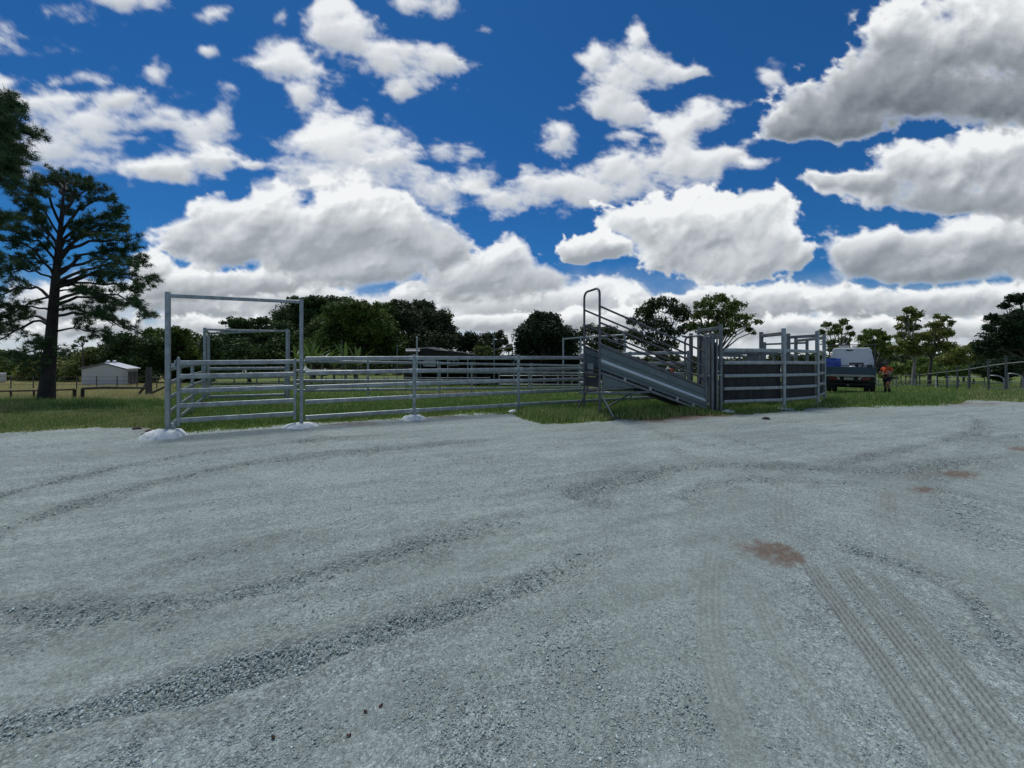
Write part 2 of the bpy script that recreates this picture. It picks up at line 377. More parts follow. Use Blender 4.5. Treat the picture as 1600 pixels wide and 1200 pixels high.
# ---------------------------------------------------------------- sky: one dome of broken cloud in front of the Nishita sky
azs = np.radians(np.concatenate([np.arange(-180, -68, 1.0), np.arange(-68, 68, .16), np.arange(68, 180.01, 1.0)]))
els = np.radians(np.concatenate([np.arange(52, -.5, -.16), np.arange(-.5, -4.01, -.5)]))
AZ, EL = np.meshgrid(azs, els)
c_op, c_to = clouds(AZ, EL)
c_op = c_op * sstep(R(52), R(49), EL) if False else c_op * np.clip((R(52) - EL) / R(3), 0, 1)
RD = 3000.0
V = np.stack([RD * np.cos(EL) * np.sin(AZ), RD * np.cos(EL) * np.cos(AZ), RD * np.sin(EL) + CAM_H], -1).reshape(-1, 3)
nr, nc = AZ.shape
I = np.arange(nr * nc).reshape(nr, nc)
F = np.stack([I[:-1, :-1], I[1:, :-1], I[1:, 1:], I[:-1, 1:]], -1).reshape(-1, 4)
m = bpy.data.materials.new('cloud_sky'); m.use_nodes = True
n, l = m.node_tree.nodes, m.node_tree.links; n.clear()
ao = n.new('ShaderNodeAttribute'); ao.attribute_name = 'opacity'
atn = n.new('ShaderNodeAttribute'); atn.attribute_name = 'tone'
cr = n.new('ShaderNodeValToRGB'); ce = cr.color_ramp.elements
ce[0].position = .2; ce[0].color = (.16, .185, .215, 1); ce[1].position = 1.0; ce[1].color = (.95, .97, .98, 1)
q = ce.new(.55); q.color = (.38, .415, .45, 1)
q = ce.new(.82); q.color = (.68, .715, .745, 1)
em = n.new('ShaderNodeEmission'); em.inputs['Strength'].default_value = CLOUD_STRENGTH
tr = n.new('ShaderNodeBsdfTransparent'); mx = n.new('ShaderNodeMixShader'); mo = n.new('ShaderNodeOutputMaterial')
l.new(atn.outputs['Fac'], cr.inputs[0]); l.new(cr.outputs[0], em.inputs['Color'])
l.new(ao.outputs['Fac'], mx.inputs[0]); l.new(tr.outputs[0], mx.inputs[1]); l.new(em.outputs[0], mx.inputs[2]); l.new(mx.outputs[0], mo.inputs['Surface'])
m.cycles.emission_sampling = 'NONE'
tag(np_mesh('sky', V, F, m, None, {'opacity': c_op.ravel(), 'tone': c_to.ravel()}, True), kind='structure')

# ---------------------------------------------------------------- ground: gravel yard and grass field cut from one fan of vertices
BOUND = np.array([(-2500,720),(-1500,705),(-300,690),(0,677),(120,671),(225,668),(250,675),(270,681),(300,677),(340,672),(480,664),(560,660),(645,654),(720,649),(800,646),(815,653),(840,659),(900,661),(945,659),(1010,657),(1060,653),(1110,649),(1150,646),(1240,641),(1300,637),(1400,635),(1480,634),(1503,631),(1513,625.5),(1600,627),(1700,629),(2400,640),(4000,660)], float)
def bound_at(px, x, y):
    b = np.interp(px, BOUND[:, 0], BOUND[:, 1])
    return b + (fbm(x * 1.1, y * 1.1, 3, 4) - .5) * 7.0 + (fbm(x * 6, y * 6, 9, 3) - .5) * 3.0
us = np.concatenate([np.arange(-3.2, -1.42, .06), np.arange(-1.42, 1.42, .0034), np.arange(1.42, 3.21, .06)])
rows = np.concatenate([np.arange(1290, 1215, -5), np.arange(1215, 700, -2.0), np.arange(700, 590, -1.0), np.arange(590, 570, -.5), [569, 568, 567, 566, 565, 564, 563.3, 562.8, 562.45]])
ds = 1020.0 / (rows - HORIZON)
Ug, Dg = np.meshgrid(us, ds)
X = Ug * Dg; Y = Dg.copy()
def pdist(poly, X, Y):
    """distance to a polyline on the ground, position along it, signed offset"""
    best = np.full(X.shape, 1e9); along = np.zeros(X.shape); sgn = np.zeros(X.shape); L = 0.0
    for (x0, y0), (x1, y1) in zip(poly[:-1], poly[1:]):
        dx, dy = x1 - x0, y1 - y0; ln = math.hypot(dx, dy)
        t = np.clip(((X - x0) * dx + (Y - y0) * dy) / ln ** 2, 0, 1)
        ex = X - (x0 + t * dx); ey = Y - (y0 + t * dy); d = np.hypot(ex, ey)
        b = d < best; best = np.where(b, d, best); along = np.where(b, L + t * ln, along)
        sgn = np.where(b, (ex * dy - ey * dx) / ln, sgn); L += ln
    return best, along, sgn, L
def gpoly(pts):
    P = [gp(a, b) for a, b in pts]; P = [(p.x, p.y) for p in P]
    for _ in range(2):                               # Chaikin smoothing
        Q = [P[0]]
        for a, b in zip(P[:-1], P[1:]):
            Q += [(a[0] * .75 + b[0] * .25, a[1] * .75 + b[1] * .25), (a[0] * .25 + b[0] * .75, a[1] * .25 + b[1] * .75)]
        P = Q + [P[-1]]
    return P
# windrows of loose darker stone pushed up by turning wheels: photo points, half width (m), strength
WIND = [
 ([(-120,966),(60,962),(200,955),(300,945),(400,925),(500,900),(600,872),(700,842),(790,815),(870,792)], .15, .8),
 ([(-80,1160),(80,1126),(200,1098),(300,1076),(400,1052),(500,1022),(620,986),(720,952),(800,924),(860,900),(930,868),(1000,848)], .15, .8),
 ([(880,780),(980,746),(1060,732),(1150,728),(1250,729),(1330,735),(1400,740),(1470,728),(1540,720),(1640,712)], .20, .95),
 ([(1050,782),(1120,757),(1200,750),(1280,753),(1340,756),(1410,764)], .16, .8),
 ([(1010,668),(1060,686),(1110,698),(1165,708)], .16, .85), ([(1115,679),(1160,692),(1215,707),(1260,712)], .16, .8), ([(1035,702),(1068,708),(1100,711)], .12, .9),
 ([(-60,790),(60,760),(160,736),(280,713),(400,698),(520,686),(640,680)], .13, .95),
 ([(-60,855),(60,808),(160,776),(280,746),(400,723),(520,709),(660,696),(820,684)], .15, .95),
 ([(1300,850),(1380,872),(1440,890),(1500,915),(1560,985),(1640,1070)], .10, .8),
 ([(1310,728),(1400,706),(1490,690),(1535,672),(1532,655),(1500,643)], .13, .95),
 ([(1470,760),(1500,790),(1520,830),(1600,880)], .3, .35),
 ([(200,900),(330,868),(450,838),(560,810),(640,795)], .10, .4),
 ([(660,690),(820,690),(1000,676),(1180,662),(1400,652)], .15, .35), ([(560,720),(800,716),(900,708)], .2, .3),
 ([(1500,706),(1560,690),(1620,676)], .12, .5), ([(1180,740),(1330,715),(1500,700)], .12, .45), ([(780,745),(860,760),(940,752)], .2, .3),
]
TREAD = [  # tyre prints with grooves: points, half width (m), depth
 ([(1258,868),(1272,893),(1330,968),(1400,1066),(1475,1180),(1530,1280)], .068, 1.0), ([(1310,875),(1325,897),(1392,974),(1468,1076),(1545,1190),(1600,1290)], .07, 1.0),
 ([(1350,880),(1372,899),(1432,962),(1505,1050),(1600,1170),(1700,1290)], .068, .8),
 ([(1118,850),(1108,920),(1112,1010),(1140,1120),(1190,1250)], .08, .30), ([(1170,900),(1210,990),(1275,1100),(1350,1250)], .08, .28), ([(1230,740),(1222,800),(1240,865)], .11, .3),
 ([(1385,770),(1380,800),(1400,850),(1480,905)], .12, .3),
]
SMOOTH = [ # fine compacted wheel paths, slightly darker and smoother
 ([(-100,1060),(150,1010),(350,985),(500,950),(650,905),(800,860)], .22, .5), ([(900,1250),(960,1080),(990,960),(1000,880)], .30, .5), ([(480,1180),(640,1090),(760,1020),(860,960),(940,900)], .22, .45),
 ([(1120,1250),(1140,1080),(1120,940),(1130,840),(1150,780)], .34, .6), ([(1600,960),(1500,860),(1440,800),(1380,740)], .35, .4), ([(0,720),(300,700),(600,676),(900,668),(1200,658),(1500,640)], .5, .5),
]
STAIN = [(1208,858,42,11,1.0),(1235,870,24,9,1.0),(1180,852,22,6,.5),(1442,766,21,6,1.0),(1492,742,26,6,.95),(1592,703,20,4,.9),(1126,885,9,4,.7),(430,846,13,7,.35),(380,850,20,6,.25),(492,836,16,5,.25),(1450,745,30,8,.35),(1390,790,10,22,.3),(870,690,26,3,.2)]
DIRT = [(1020,656,30,4,.9),(1062,652.5,40,3.6,1.0),(1110,649,36,3.2,1.0),(1150,646,25,2.6,.8),(550,663,40,3,.5),(690,651,40,2,.4),(1500,630,30,3,.7),(1540,631,25,2.5,.5),(240,672,20,3,.5)]
pxg = 800 + FPX * Ug
Zb = tz(X, Y); pyg = HORIZON + FPX * (CAM_H - Zb) / Dg
loose = np.zeros(X.shape); smooth_ = np.zeros(X.shape); tread = np.zeros(X.shape); stain = np.zeros(X.shape); dirt = np.zeros(X.shape); dz = np.zeros(X.shape)
wob = fbm(X * 3.5, Y * 3.5, 101, 4) - .5
lump = fbm(X * 16, Y * 16, 103, 3) - .5
for pts, hw, st in WIND:
    hw = hw * 1.35; d, al, sg, L = pdist(gpoly(pts), X, Y); P0 = fbm(al * 1.3, al * 0 + hw * 40, 200, 3)
    w = hw * (.45 + 1.0 * P0); q = d / w + wob * 2.2 + lump * .8
    k = np.clip(1.45 - .85 * q, 0, 1) * sstep(0, .15, al) * sstep(0, .3 + .2 * L, L - al) * np.clip(.42 + 1.0 * P0, 0, 1) * st
    loose = np.maximum(loose, k)
    dz += st * .020 * np.exp(-((np.abs(sg + wob * .06) - w * .85) / (w * .38)) ** 2) * sstep(0, .3, al) * sstep(0, .3, L - al) - st * .010 * np.exp(-(sg / (w * .7)) ** 2) * sstep(0, .3, al) * sstep(0, .3, L - al)
for pts, hw, st in SMOOTH:
    d, al, sg, L = pdist(gpoly(pts), X, Y); smooth_ = np.maximum(smooth_, st * np.clip(1.4 - d / hw + wob * .8, 0, 1))
tr_b = np.zeros(X.shape)
for pts, hw, st in TREAD:
    d, al, sg, L = pdist(gpoly(pts), X, Y)
    fade = sstep(0, .25, al) * sstep(0, .5, L - al) * np.clip(.45 + 1.3 * fbm(al * 1.7, al * 0 + 3.3 + hw * 90 + st, 210, 3), 0, 1) * np.clip(.85 + .7 * wob + .5 * lump, .3, 1); zig = .006 * (2 * np.abs((al * 22) % 1.0 - .5) - .5)
    u_ = (sg + zig) / hw; inside = sstep(1.08, .94, np.abs(u_)) * fade * st
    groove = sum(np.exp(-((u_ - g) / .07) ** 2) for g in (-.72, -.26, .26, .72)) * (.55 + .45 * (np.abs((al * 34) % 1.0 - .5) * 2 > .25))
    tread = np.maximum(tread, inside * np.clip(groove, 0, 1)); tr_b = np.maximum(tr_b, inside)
    dz += inside * (-.003 - .013 * np.clip(groove, 0, 1))
for cx, cy, rx, ry, s_ in STAIN:
    q = np.sqrt(((pxg - cx) / rx) ** 2 + ((pyg - cy) / ry) ** 2); stain = np.maximum(stain, s_ * np.clip(1.25 - q + wob * 2.6 + lump * 1.8, 0, 1))
for cx, cy, rx, ry, s_ in DIRT:
    q = np.sqrt(((pxg - cx) / rx) ** 2 + ((pyg - cy) / ry) ** 2); dirt = np.maximum(dirt, s_ * np.clip(1.5 - q + wob * 1.2, 0, 1))
near = np.exp(-Dg / 14.0)
bumpy = (fbm(X * .7, Y * .7, 301, 4) - .5) * .05 + (fbm(X * 3, Y * 3, 305, 3) - .5) * .014 * near + lump * .010 * near * (1 - .75 * np.clip(tr_b + smooth_, 0, 1)) * (.5 + 1.2 * loose)
bmask = pyg > bound_at(pxg, X, Y)
Z = Zb + np.where(bmask, dz * np.exp(-Dg / 25.0) + bumpy * sstep(0, .5, Dg), (fbm(X * .5, Y * .5, 311, 4) - .5) * .08)
loose = np.clip(loose, 0, 1)
patch = fbm(X * .55, Y * .55, 401, 4)
wr_ = sstep(.2, 1.2, X / np.maximum(Y, 1)) * sstep(7, 4, Y)                 # wheel paths run across on the left and lengthwise on the right
streak = (fbm(X * .8 + Y * .4 + wob, Y * 9 - X * 2.6 + 2.5 * wob, 431, 6, .6) * (1 - wr_) + fbm(X * 11 + Y * 4.2 + 2 * wob, Y * .9, 437, 6, .6) * wr_)
Vg = np.stack([X, Y, Z], -1).reshape(-1, 3)
nr, nc = X.shape; I = np.arange(nr * nc).reshape(nr, nc)
Fq = np.stack([I[:-1, :-1], I[:-1, 1:], I[1:, 1:], I[1:, :-1]], -1)
fm = bmask[:-1, :-1]
def sub(Fs, name, mm, attrs):
    Fs = Fs.reshape(-1, 4); used = np.unique(Fs); remap = np.full(len(Vg), -1, np.int32); remap[used] = np.arange(len(used))
    return np_mesh(name, Vg[used], remap[Fs], mm, None, {k: a.ravel()[used] for k, a in attrs.items()}, True)

def node(n, t, **kw):
    q = n.new(t)
    for k, v in kw.items(): q.inputs[k].default_value = v
    return q
TEAL = (1.03, 1.08, 1.09)                          # even blue-green tint in the gravel colour, for the cast of the sky light
# gravel: crushed blue-grey stone and stone dust
m = bpy.data.materials.new('crushed_gravel'); m.use_nodes = True; M['gravel'] = m
n, l = m.node_tree.nodes, m.node_tree.links; p = n['Principled BSDF']; p.inputs['Roughness'].default_value = .92; p.inputs['Specular IOR Level'].default_value = .25
geo = n.new('ShaderNodeNewGeometry'); pos = geo.outputs['Position']
def attr(nm):
    q = n.new('ShaderNodeAttribute'); q.attribute_name = nm; return q.outputs['Fac']
def math_(op, a, b=None):
    q = n.new('ShaderNodeMath'); q.operation = op
    for i, v in enumerate((a, b)):
        if v is None: continue
        if isinstance(v, (int, float)): q.inputs[i].default_value = v
        else: l.new(v, q.inputs[i])
    return q.outputs[0]
def mixc(f, a, b, bt='MIX'):
    q = n.new('ShaderNodeMixRGB'); q.blend_type = bt
    for i, v in enumerate((f, a, b)):
        if isinstance(v, (int, float)): q.inputs[i].default_value = v
        elif isinstance(v, tuple): q.inputs[i].default_value = (*v, 1)
        else: l.new(v, q.inputs[i])
    return q.outputs[0]
def noise(sc, det=4, ro=.6):
    q = node(n, 'ShaderNodeTexNoise', Scale=sc, Detail=det, Roughness=ro); l.new(pos, q.inputs['Vector']); return q.outputs[0]
def voro(sc, feat='F1'):
    q = node(n, 'ShaderNodeTexVoronoi', Scale=sc); q.feature = feat; l.new(pos, q.inputs['Vector']); return q
def ramp(v, a, b, ca, cb):
    q = n.new('ShaderNodeValToRGB'); q.color_ramp.elements[0].position = a; q.color_ramp.elements[1].position = b
    q.color_ramp.elements[0].color = (*ca, 1); q.color_ramp.elements[1].color = (*cb, 1); l.new(v, q.inputs[0]); return q.outputs[0]
v1 = voro(95.0); v2 = voro(48.0); v3 = voro(220.0)
cell = ramp(v1.outputs['Color'], .0, 1.0, (.145, .162, .150), (.49, .54, .50))
sepd = n.new('ShaderNodeSeparateColor'); l.new(v2.outputs['Color'], sepd.inputs[0])
cell2 = ramp(sepd.outputs[0], .0, 1.0, (.14, .153, .144), (.47, .515, .48))
dust = ramp(noise(3.2, 8, .7), .3, .72, (.235, .262, .242), (.325, .360, .330))
fleck = ramp(noise(160, 3, .7), .36, .66, (.58, .58, .58), (1.40, 1.40, 1.40))
broad = ramp(noise(.45, 5, .6), .32, .70, (.86, .87, .88), (1.10, 1.10, 1.09))
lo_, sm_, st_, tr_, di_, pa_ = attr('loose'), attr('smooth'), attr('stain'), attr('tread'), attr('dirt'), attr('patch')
stone_amt = math_('MULTIPLY', ramp(pa_, .40, .62, (.25,) * 3, (.80,) * 3), math_('SUBTRACT', 1.0, math_('MULTIPLY', sm_, .8)))
c0 = mixc(stone_amt, dust, cell)
c0 = mixc(math_("MULTIPLY", lo_, .88), c0, mixc(.40, cell2, (.155, .167, .158)))
c0 = mixc(.8, c0, mixc(1.0, c0, fleck, 'MULTIPLY'))
c0 = mixc(1.0, c0, ramp(noise(52, 2, .6), .36, .64, (.80, .80, .80), (1.22, 1.22, 1.22)), 'MULTIPLY')
c0 = mixc(1.0, c0, ramp(noise(21, 3, .7), .36, .64, (.87, .87, .87), (1.14, 1.14, 1.14)), 'MULTIPLY')
c0 = mixc(1.0, c0, broad, 'MULTIPLY')
c0 = mixc(1.0, c0, ramp(attr('streak'), .36, .64, (.89, .89, .885), (1.07, 1.07, 1.07)), 'MULTIPLY')
c0 = mixc(math_('MULTIPLY', sm_, .42), c0, (.235, .256, .232))
c0 = mixc(math_('MULTIPLY', attr('tyre'), .42), c0, (.285, .30, .282))
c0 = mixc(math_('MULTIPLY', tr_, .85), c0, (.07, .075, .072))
c0 = mixc(1.0, c0, TEAL, 'MULTIPLY')
c0 = mixc(math_('MULTIPLY', st_, .80), c0, ramp(noise(40, 4), .3, .7, (.10, .064, .042), (.215, .148, .104)))
c0 = mixc(math_('MULTIPLY', di_, .9), c0, ramp(noise(9, 5), .3, .7, (.13, .075, .05), (.22, .135, .09)))
l.new(c0, p.inputs['Base Color'])
h1 = math_('MULTIPLY', v1.outputs['Distance'], -.9)
h2 = math_('MULTIPLY', math_('MULTIPLY', v2.outputs['Distance'], lo_), -2.6)
h3 = math_('MULTIPLY', noise(260, 3, .6), .5)
hh_ = math_('ADD', math_('ADD', math_('MULTIPLY', h1, math_('ADD', stone_amt, .15)), h2), math_('ADD', h3, math_('MULTIPLY', noise(28, 5, .65), 1.0)))
bp = node(n, 'ShaderNodeBump', Strength=.75, Distance=.012); l.new(hh_, bp.inputs['Height']); l.new(bp.outputs[0], p.inputs['Normal'])

m = bpy.data.materials.new('grass_ground'); m.use_nodes = True; M['turf'] = m
n, l = m.node_tree.nodes, m.node_tree.links; p = n['Principled BSDF']; p.inputs['Roughness'].default_value = .95; p.inputs['Specular IOR Level'].default_value = .1
geo = n.new('ShaderNodeNewGeometry'); pos = geo.outputs['Position']
g1 = ramp(noise(1.6, 6, .65), .3, .7, (.07, .115, .03), (.19, .24, .075))
g2 = ramp(noise(14, 4, .7), .3, .7, (.6, .6, .6), (1.3, 1.3, 1.2))
gc = mixc(1.0, g1, g2, 'MULTIPLY')
gc = mixc(attr('dry'), gc, ramp(noise(2.2, 6, .7), .3, .7, (.20, .17, .075), (.42, .34, .17)))
gc = mixc(attr('dirt'), gc, ramp(noise(6, 5), .3, .7, (.085, .05, .034), (.19, .115, .075)))
l.new(gc, p.inputs['Base Color'])
bp = node(n, 'ShaderNodeBump', Strength=.8, Distance=.05); l.new(noise(20, 5, .7), bp.inputs['Height']); l.new(bp.outputs[0], p.inputs['Normal'])

dry = np.clip(sstep(13.5, 18, Y) * sstep(-.80, -.92, X / np.maximum(Y, 1)) + sstep(25, 45, Y) * (.08 + .5 * sstep(-.85, -1.0, X / np.maximum(Y, 1))), 0, 1) * np.clip(.35 + 1.2 * (fbm(X * .35, Y * .35, 501, 4)), 0, 1)
gdirt = np.clip(dirt * 1.0 + sstep(1.6, .4, np.hypot((X + 2.5) / 4.2, (Y - 22) / 2.4) + wob) * .9, 0, 1)
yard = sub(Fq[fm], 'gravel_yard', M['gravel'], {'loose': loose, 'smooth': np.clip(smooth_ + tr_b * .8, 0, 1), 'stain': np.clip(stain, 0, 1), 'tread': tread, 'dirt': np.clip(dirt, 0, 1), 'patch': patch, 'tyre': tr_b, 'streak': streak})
tag(yard, kind='structure')
field = sub(Fq[~fm], 'grass_field', M['turf'], {'dry': dry, 'dirt': gdirt}); tag(field, kind='structure')
# the rest of the yard behind and beside the camera, and the land beyond
gx_ = np.concatenate([np.arange(-2500, -60, 400), np.arange(-60, 61, 4.0), np.arange(100, 2501, 400)]); gy_ = np.concatenate([np.arange(-2500, -60, 400), np.arange(-60, 40, 3.0), np.arange(40, 100, 10), np.arange(100, 2501, 400)])
GX, GY = np.meshgrid(gx_, gy_); GZ = tz(GX, GY) - .09 - np.where(GY > 40, .4, 0)
I = np.arange(GX.size).reshape(GX.shape)
tag(np_mesh('ground', np.stack([GX, GY, GZ], -1).reshape(-1, 3), np.stack([I[:-1, :-1], I[:-1, 1:], I[1:, 1:], I[1:, :-1]], -1).reshape(-1, 4), M['gravel'], None,
            {'patch': np.full(GX.size, .5), 'loose': np.zeros(GX.size)}, True), kind='structure')

# ---------------------------------------------------------------- loose stones and grass (nobody could count them)
rng = np.random.default_rng(7)
def ground_z(x, y):
    return tz(x, y) + (fbm(x * .7, y * .7, 301, 4) - .5) * .05
LW = [(gpoly(p_), w_ * 1.35, s_) for p_, w_, s_ in WIND]
TW = [(gpoly(p_), w_) for p_, w_, s_ in TREAD]
def loose_at(x, y):
    k = np.zeros(x.shape); wv = fbm(x * 3.5, y * 3.5, 101, 4) - .5
    for P, hw, st in LW:
        d, al, sg, L = pdist(P, x, y); P0 = fbm(al * 1.3, al * 0 + hw * 40, 200, 3); w = hw * (.45 + 1.0 * P0)
        k = np.maximum(k, st * np.clip(1.25 - .8 * (d / w + wv * 1.6), 0, 1) * sstep(0, .15, al) * sstep(0, .3 + .2 * L, L - al) * np.clip(.42 + 1.0 * P0, 0, 1))
    return k
N = 330000
spx = rng.uniform(-60, 1660, N); spy = HORIZON + 60 + (1215 - HORIZON - 60) * rng.uniform(0, 1, N) ** 1.15
sd_ = 1020.0 / (spy - HORIZON) * .97; sx = (spx - 800) / FPX * sd_; sy = sd_
k = loose_at(sx, sy); pz = fbm(sx * .55, sy * .55, 401, 4)
scol = np.clip((pz - .42) / .2, 0, 1)
keep = rng.uniform(0, 1, N) < np.clip(.05 + .22 * scol + .36 * k ** 1.2, 0, 1)
for P_, hw_ in TW: keep &= pdist(P_, sx, sy)[0] > hw_ * 1.05
keep &= (HORIZON + FPX * (CAM_H - tz(sx, sy)) / sy) > bound_at(spx, sx, sy) + 1.5
sx, sy, k = sx[keep], sy[keep], k[keep]; N = len(sx)
sr = (rng.lognormal(0, .5, N) * (.0028 + .0021 * k)); sr = np.clip(sr, .0022, .011) * np.clip(.75 + sy * .10, .9, 2.2)
octa = np.array([(1, 0, 0), (.1, 1, 0), (-1, .1, 0), (0, -1, 0), (.15, .1, 1), (-.1, 0, -1)], float)
of = np.array([(0, 1, 4), (1, 2, 4), (2, 3, 4), (3, 0, 4), (1, 0, 5), (2, 1, 5), (3, 2, 5), (0, 3, 5)])
th = rng.uniform(0, 6.28, N); c, s = np.cos(th), np.sin(th)
jit = 1 + rng.uniform(-.42, .42, (N, 6, 3)); P = octa[None] * jit * np.stack([rng.uniform(.8, 1.6, N), rng.uniform(.6, 1.1, N), rng.uniform(.4, .9, N)], -1)[:, None, :]
P = np.stack([P[..., 0] * c[:, None] - P[..., 1] * s[:, None], P[..., 0] * s[:, None] + P[..., 1] * c[:, None], P[..., 2] + .25 * P[..., 0] * rng.uniform(-1, 1, N)[:, None]], -1) * sr[:, None, None]
P += np.stack([sx, sy, ground_z(sx, sy) + sr * .08 + .008 * k], -1)[:, None, :]
F = (of[None] + (np.arange(N) * 6)[:, None, None]).reshape(-1, 3)
M['stone'] = leaf_mat('crushed_stone', (.20, .245, .235), (.66, .77, .74), rough=.9, trans=0.0, spec=.2)
tint = np.repeat(np.clip(rng.beta(1.5, 2.0, N) - .16 * k, 0, 1), 6)
tag(np_mesh('loose_gravel', P.reshape(-1, 3), F, M['stone'], None, {'tint': tint}), kind='stuff')

def grass_mesh(name, x, y, h, w, tint, lean=.45):
    N = len(x); th = rng.uniform(0, 6.283, N); z = tz(x, y) + (fbm(x * .5, y * .5, 311, 4) - .5) * .08
    dx, dy = np.cos(th), np.sin(th); ln = rng.uniform(.1, 1, N) * lean * h; la = rng.uniform(0, 6.283, N); lx, ly = np.cos(la) * ln, np.sin(la) * ln
    b0 = np.stack([x - dx * w, y - dy * w, z - .02], -1); b1 = np.stack([x + dx * w, y + dy * w, z - .02], -1)
    m0 = np.stack([x - dx * w * .8 + lx * .35, y - dy * w * .8 + ly * .35, z + h * .6], -1); m1 = np.stack([x + dx * w * .8 + lx * .35, y + dy * w * .8 + ly * .35, z + h * .6], -1)
    t0 = np.stack([x + lx, y + ly, z + h], -1); t1 = t0 + np.stack([dx * w * .15, dy * w * .15, 0 * h], -1)
    V = np.stack([b0, b1, m1, m0, t1, t0], 1); I = (np.arange(N) * 6)[:, None]
    F = np.concatenate([I + np.array([0, 1, 2, 3]), I + np.array([3, 2, 4, 5])], 0)
    return tag(np_mesh(name, V.reshape(-1, 3), F, M['blade'], None, {'tint': np.repeat(tint, 6)}), kind='stuff')
def grass_points(N, x0, x1, y0, y1):
    px = rng.uniform(x0, x1, N); py = rng.uniform(y0, y1, N)
    ys = np.linspace(592.0, 740, 400); dd = np.array([gd(v) for v in ys]); d = np.interp(py, ys, dd)
    x = (px - 800) / FPX * d; return px, py, x, d
px, py, x, y = grass_points(420000, -160, 1760, 596, 692)
ok = py < bound_at(px, x, y) - rng.uniform(-1.2, 3.0, len(px)); px, py, x, y = px[ok], py[ok], x[ok], y[ok]
edge = bound_at(px, x, y) - py
cl = fbm(x * .8, y * .8, 601, 4); cl2 = fbm(x * 3, y * 3, 611, 3)
h = .055 + .10 * np.clip((cl - .3) * 2.4, 0, 1) * (.6 + .8 * cl2)
def zone(a, b, c, d, f=14.0): return sstep(a - f, a + f, px) * sstep(b + f, b - f, px) * sstep(c - 2, c + 2, py) * sstep(d + 2, d - 2, py)
tall = zone(810, 1100, 632, 662); h = h + tall * rng.uniform(.02, .15, len(h))
tallr = zone(1290, 1505, 618, 636); h = h + tallr * rng.uniform(.02, .12, len(h)) * (.4 + cl)
tallr2 = zone(1515, 1760, 604, 628); h = h + tallr2 * rng.uniform(.02, .14, len(h)) * (.4 + cl)
talll = zone(-160, 262, 630, 642); h = h + talll * rng.uniform(.02, .13, len(h)) * (.4 + cl)
hay = zone(-160, 260, 600, 628) * sstep(.22, .45, cl + .15); h = h + hay * rng.uniform(.02, .15, len(h))
inner = zone(1130, 1290, 626, 645); h = h + inner * rng.uniform(0, .10, len(h))
h *= np.clip(edge / 9.0 + .42, .3, 1)
bare = np.hypot((x + 2.5) / 4.2, (y - 22) / 2.4) < 1.15
okb = ~(bare & (rng.uniform(0, 1, len(x)) < .85))
tint = np.clip(.16 + .42 * cl + rng.normal(0, .13, len(x)) + .10 * cl2, 0, .62)
tint = np.where(rng.uniform(0, 1, len(x)) < .09 + .90 * hay + .25 * tallr2 + .35 * zone(-160, 262, 596, 618), rng.uniform(.68, 1.0, len(x)), tint)
tint = np.clip(tint + .12 * np.clip(1 - edge / 6, 0, 1) + .16 * zone(-160, 262, 640, 680), 0, 1)
w = np.clip(.0035 + .00042 * y, .006, .03)
grass_mesh('grass', x[okb], y[okb], h[okb], w[okb], tint[okb])

# ---------------------------------------------------------------- trees
def leaves(C, Rr, n, size, rng, flat=.8, tint_c=None):
    """C (k,3) clump centres, Rr (k,) clump radii; n leaves a clump"""
    k = len(C); nn = rng.poisson(n, k).clip(3) if np.isscalar(n) else n
    idx = np.repeat(np.arange(k), nn); N = len(idx)
    v = rng.normal(0, 1, (N, 3)); v /= np.linalg.norm(v, axis=1)[:, None]; r = rng.uniform(.0, 1, N) ** .42
    off = v * (r * Rr[idx])[:, None]; off[:, 2] *= flat
    P = C[idx] + off
    nrm = v * .7 + rng.normal(0, .75, (N, 3)) + np.array([0, 0, .45]); nrm /= np.linalg.norm(nrm, axis=1)[:, None]
    a = np.cross(nrm, rng.normal(0, 1, (N, 3))); a /= np.linalg.norm(a, axis=1)[:, None]; b = np.cross(nrm, a)
    s_ = size * rng.uniform(.6, 1.35, N)[:, None]
    V = np.stack([P - a * s_, P - b * s_ * .42, P + a * s_, P + b * s_ * .42], 1).reshape(-1, 3)
    F = np.arange(4 * N).reshape(-1, 4)
    t = np.clip((tint_c[idx] if tint_c is not None else .45) + rng.normal(0, .17, N), 0, 1)
    return V, F, np.repeat(t, 4)
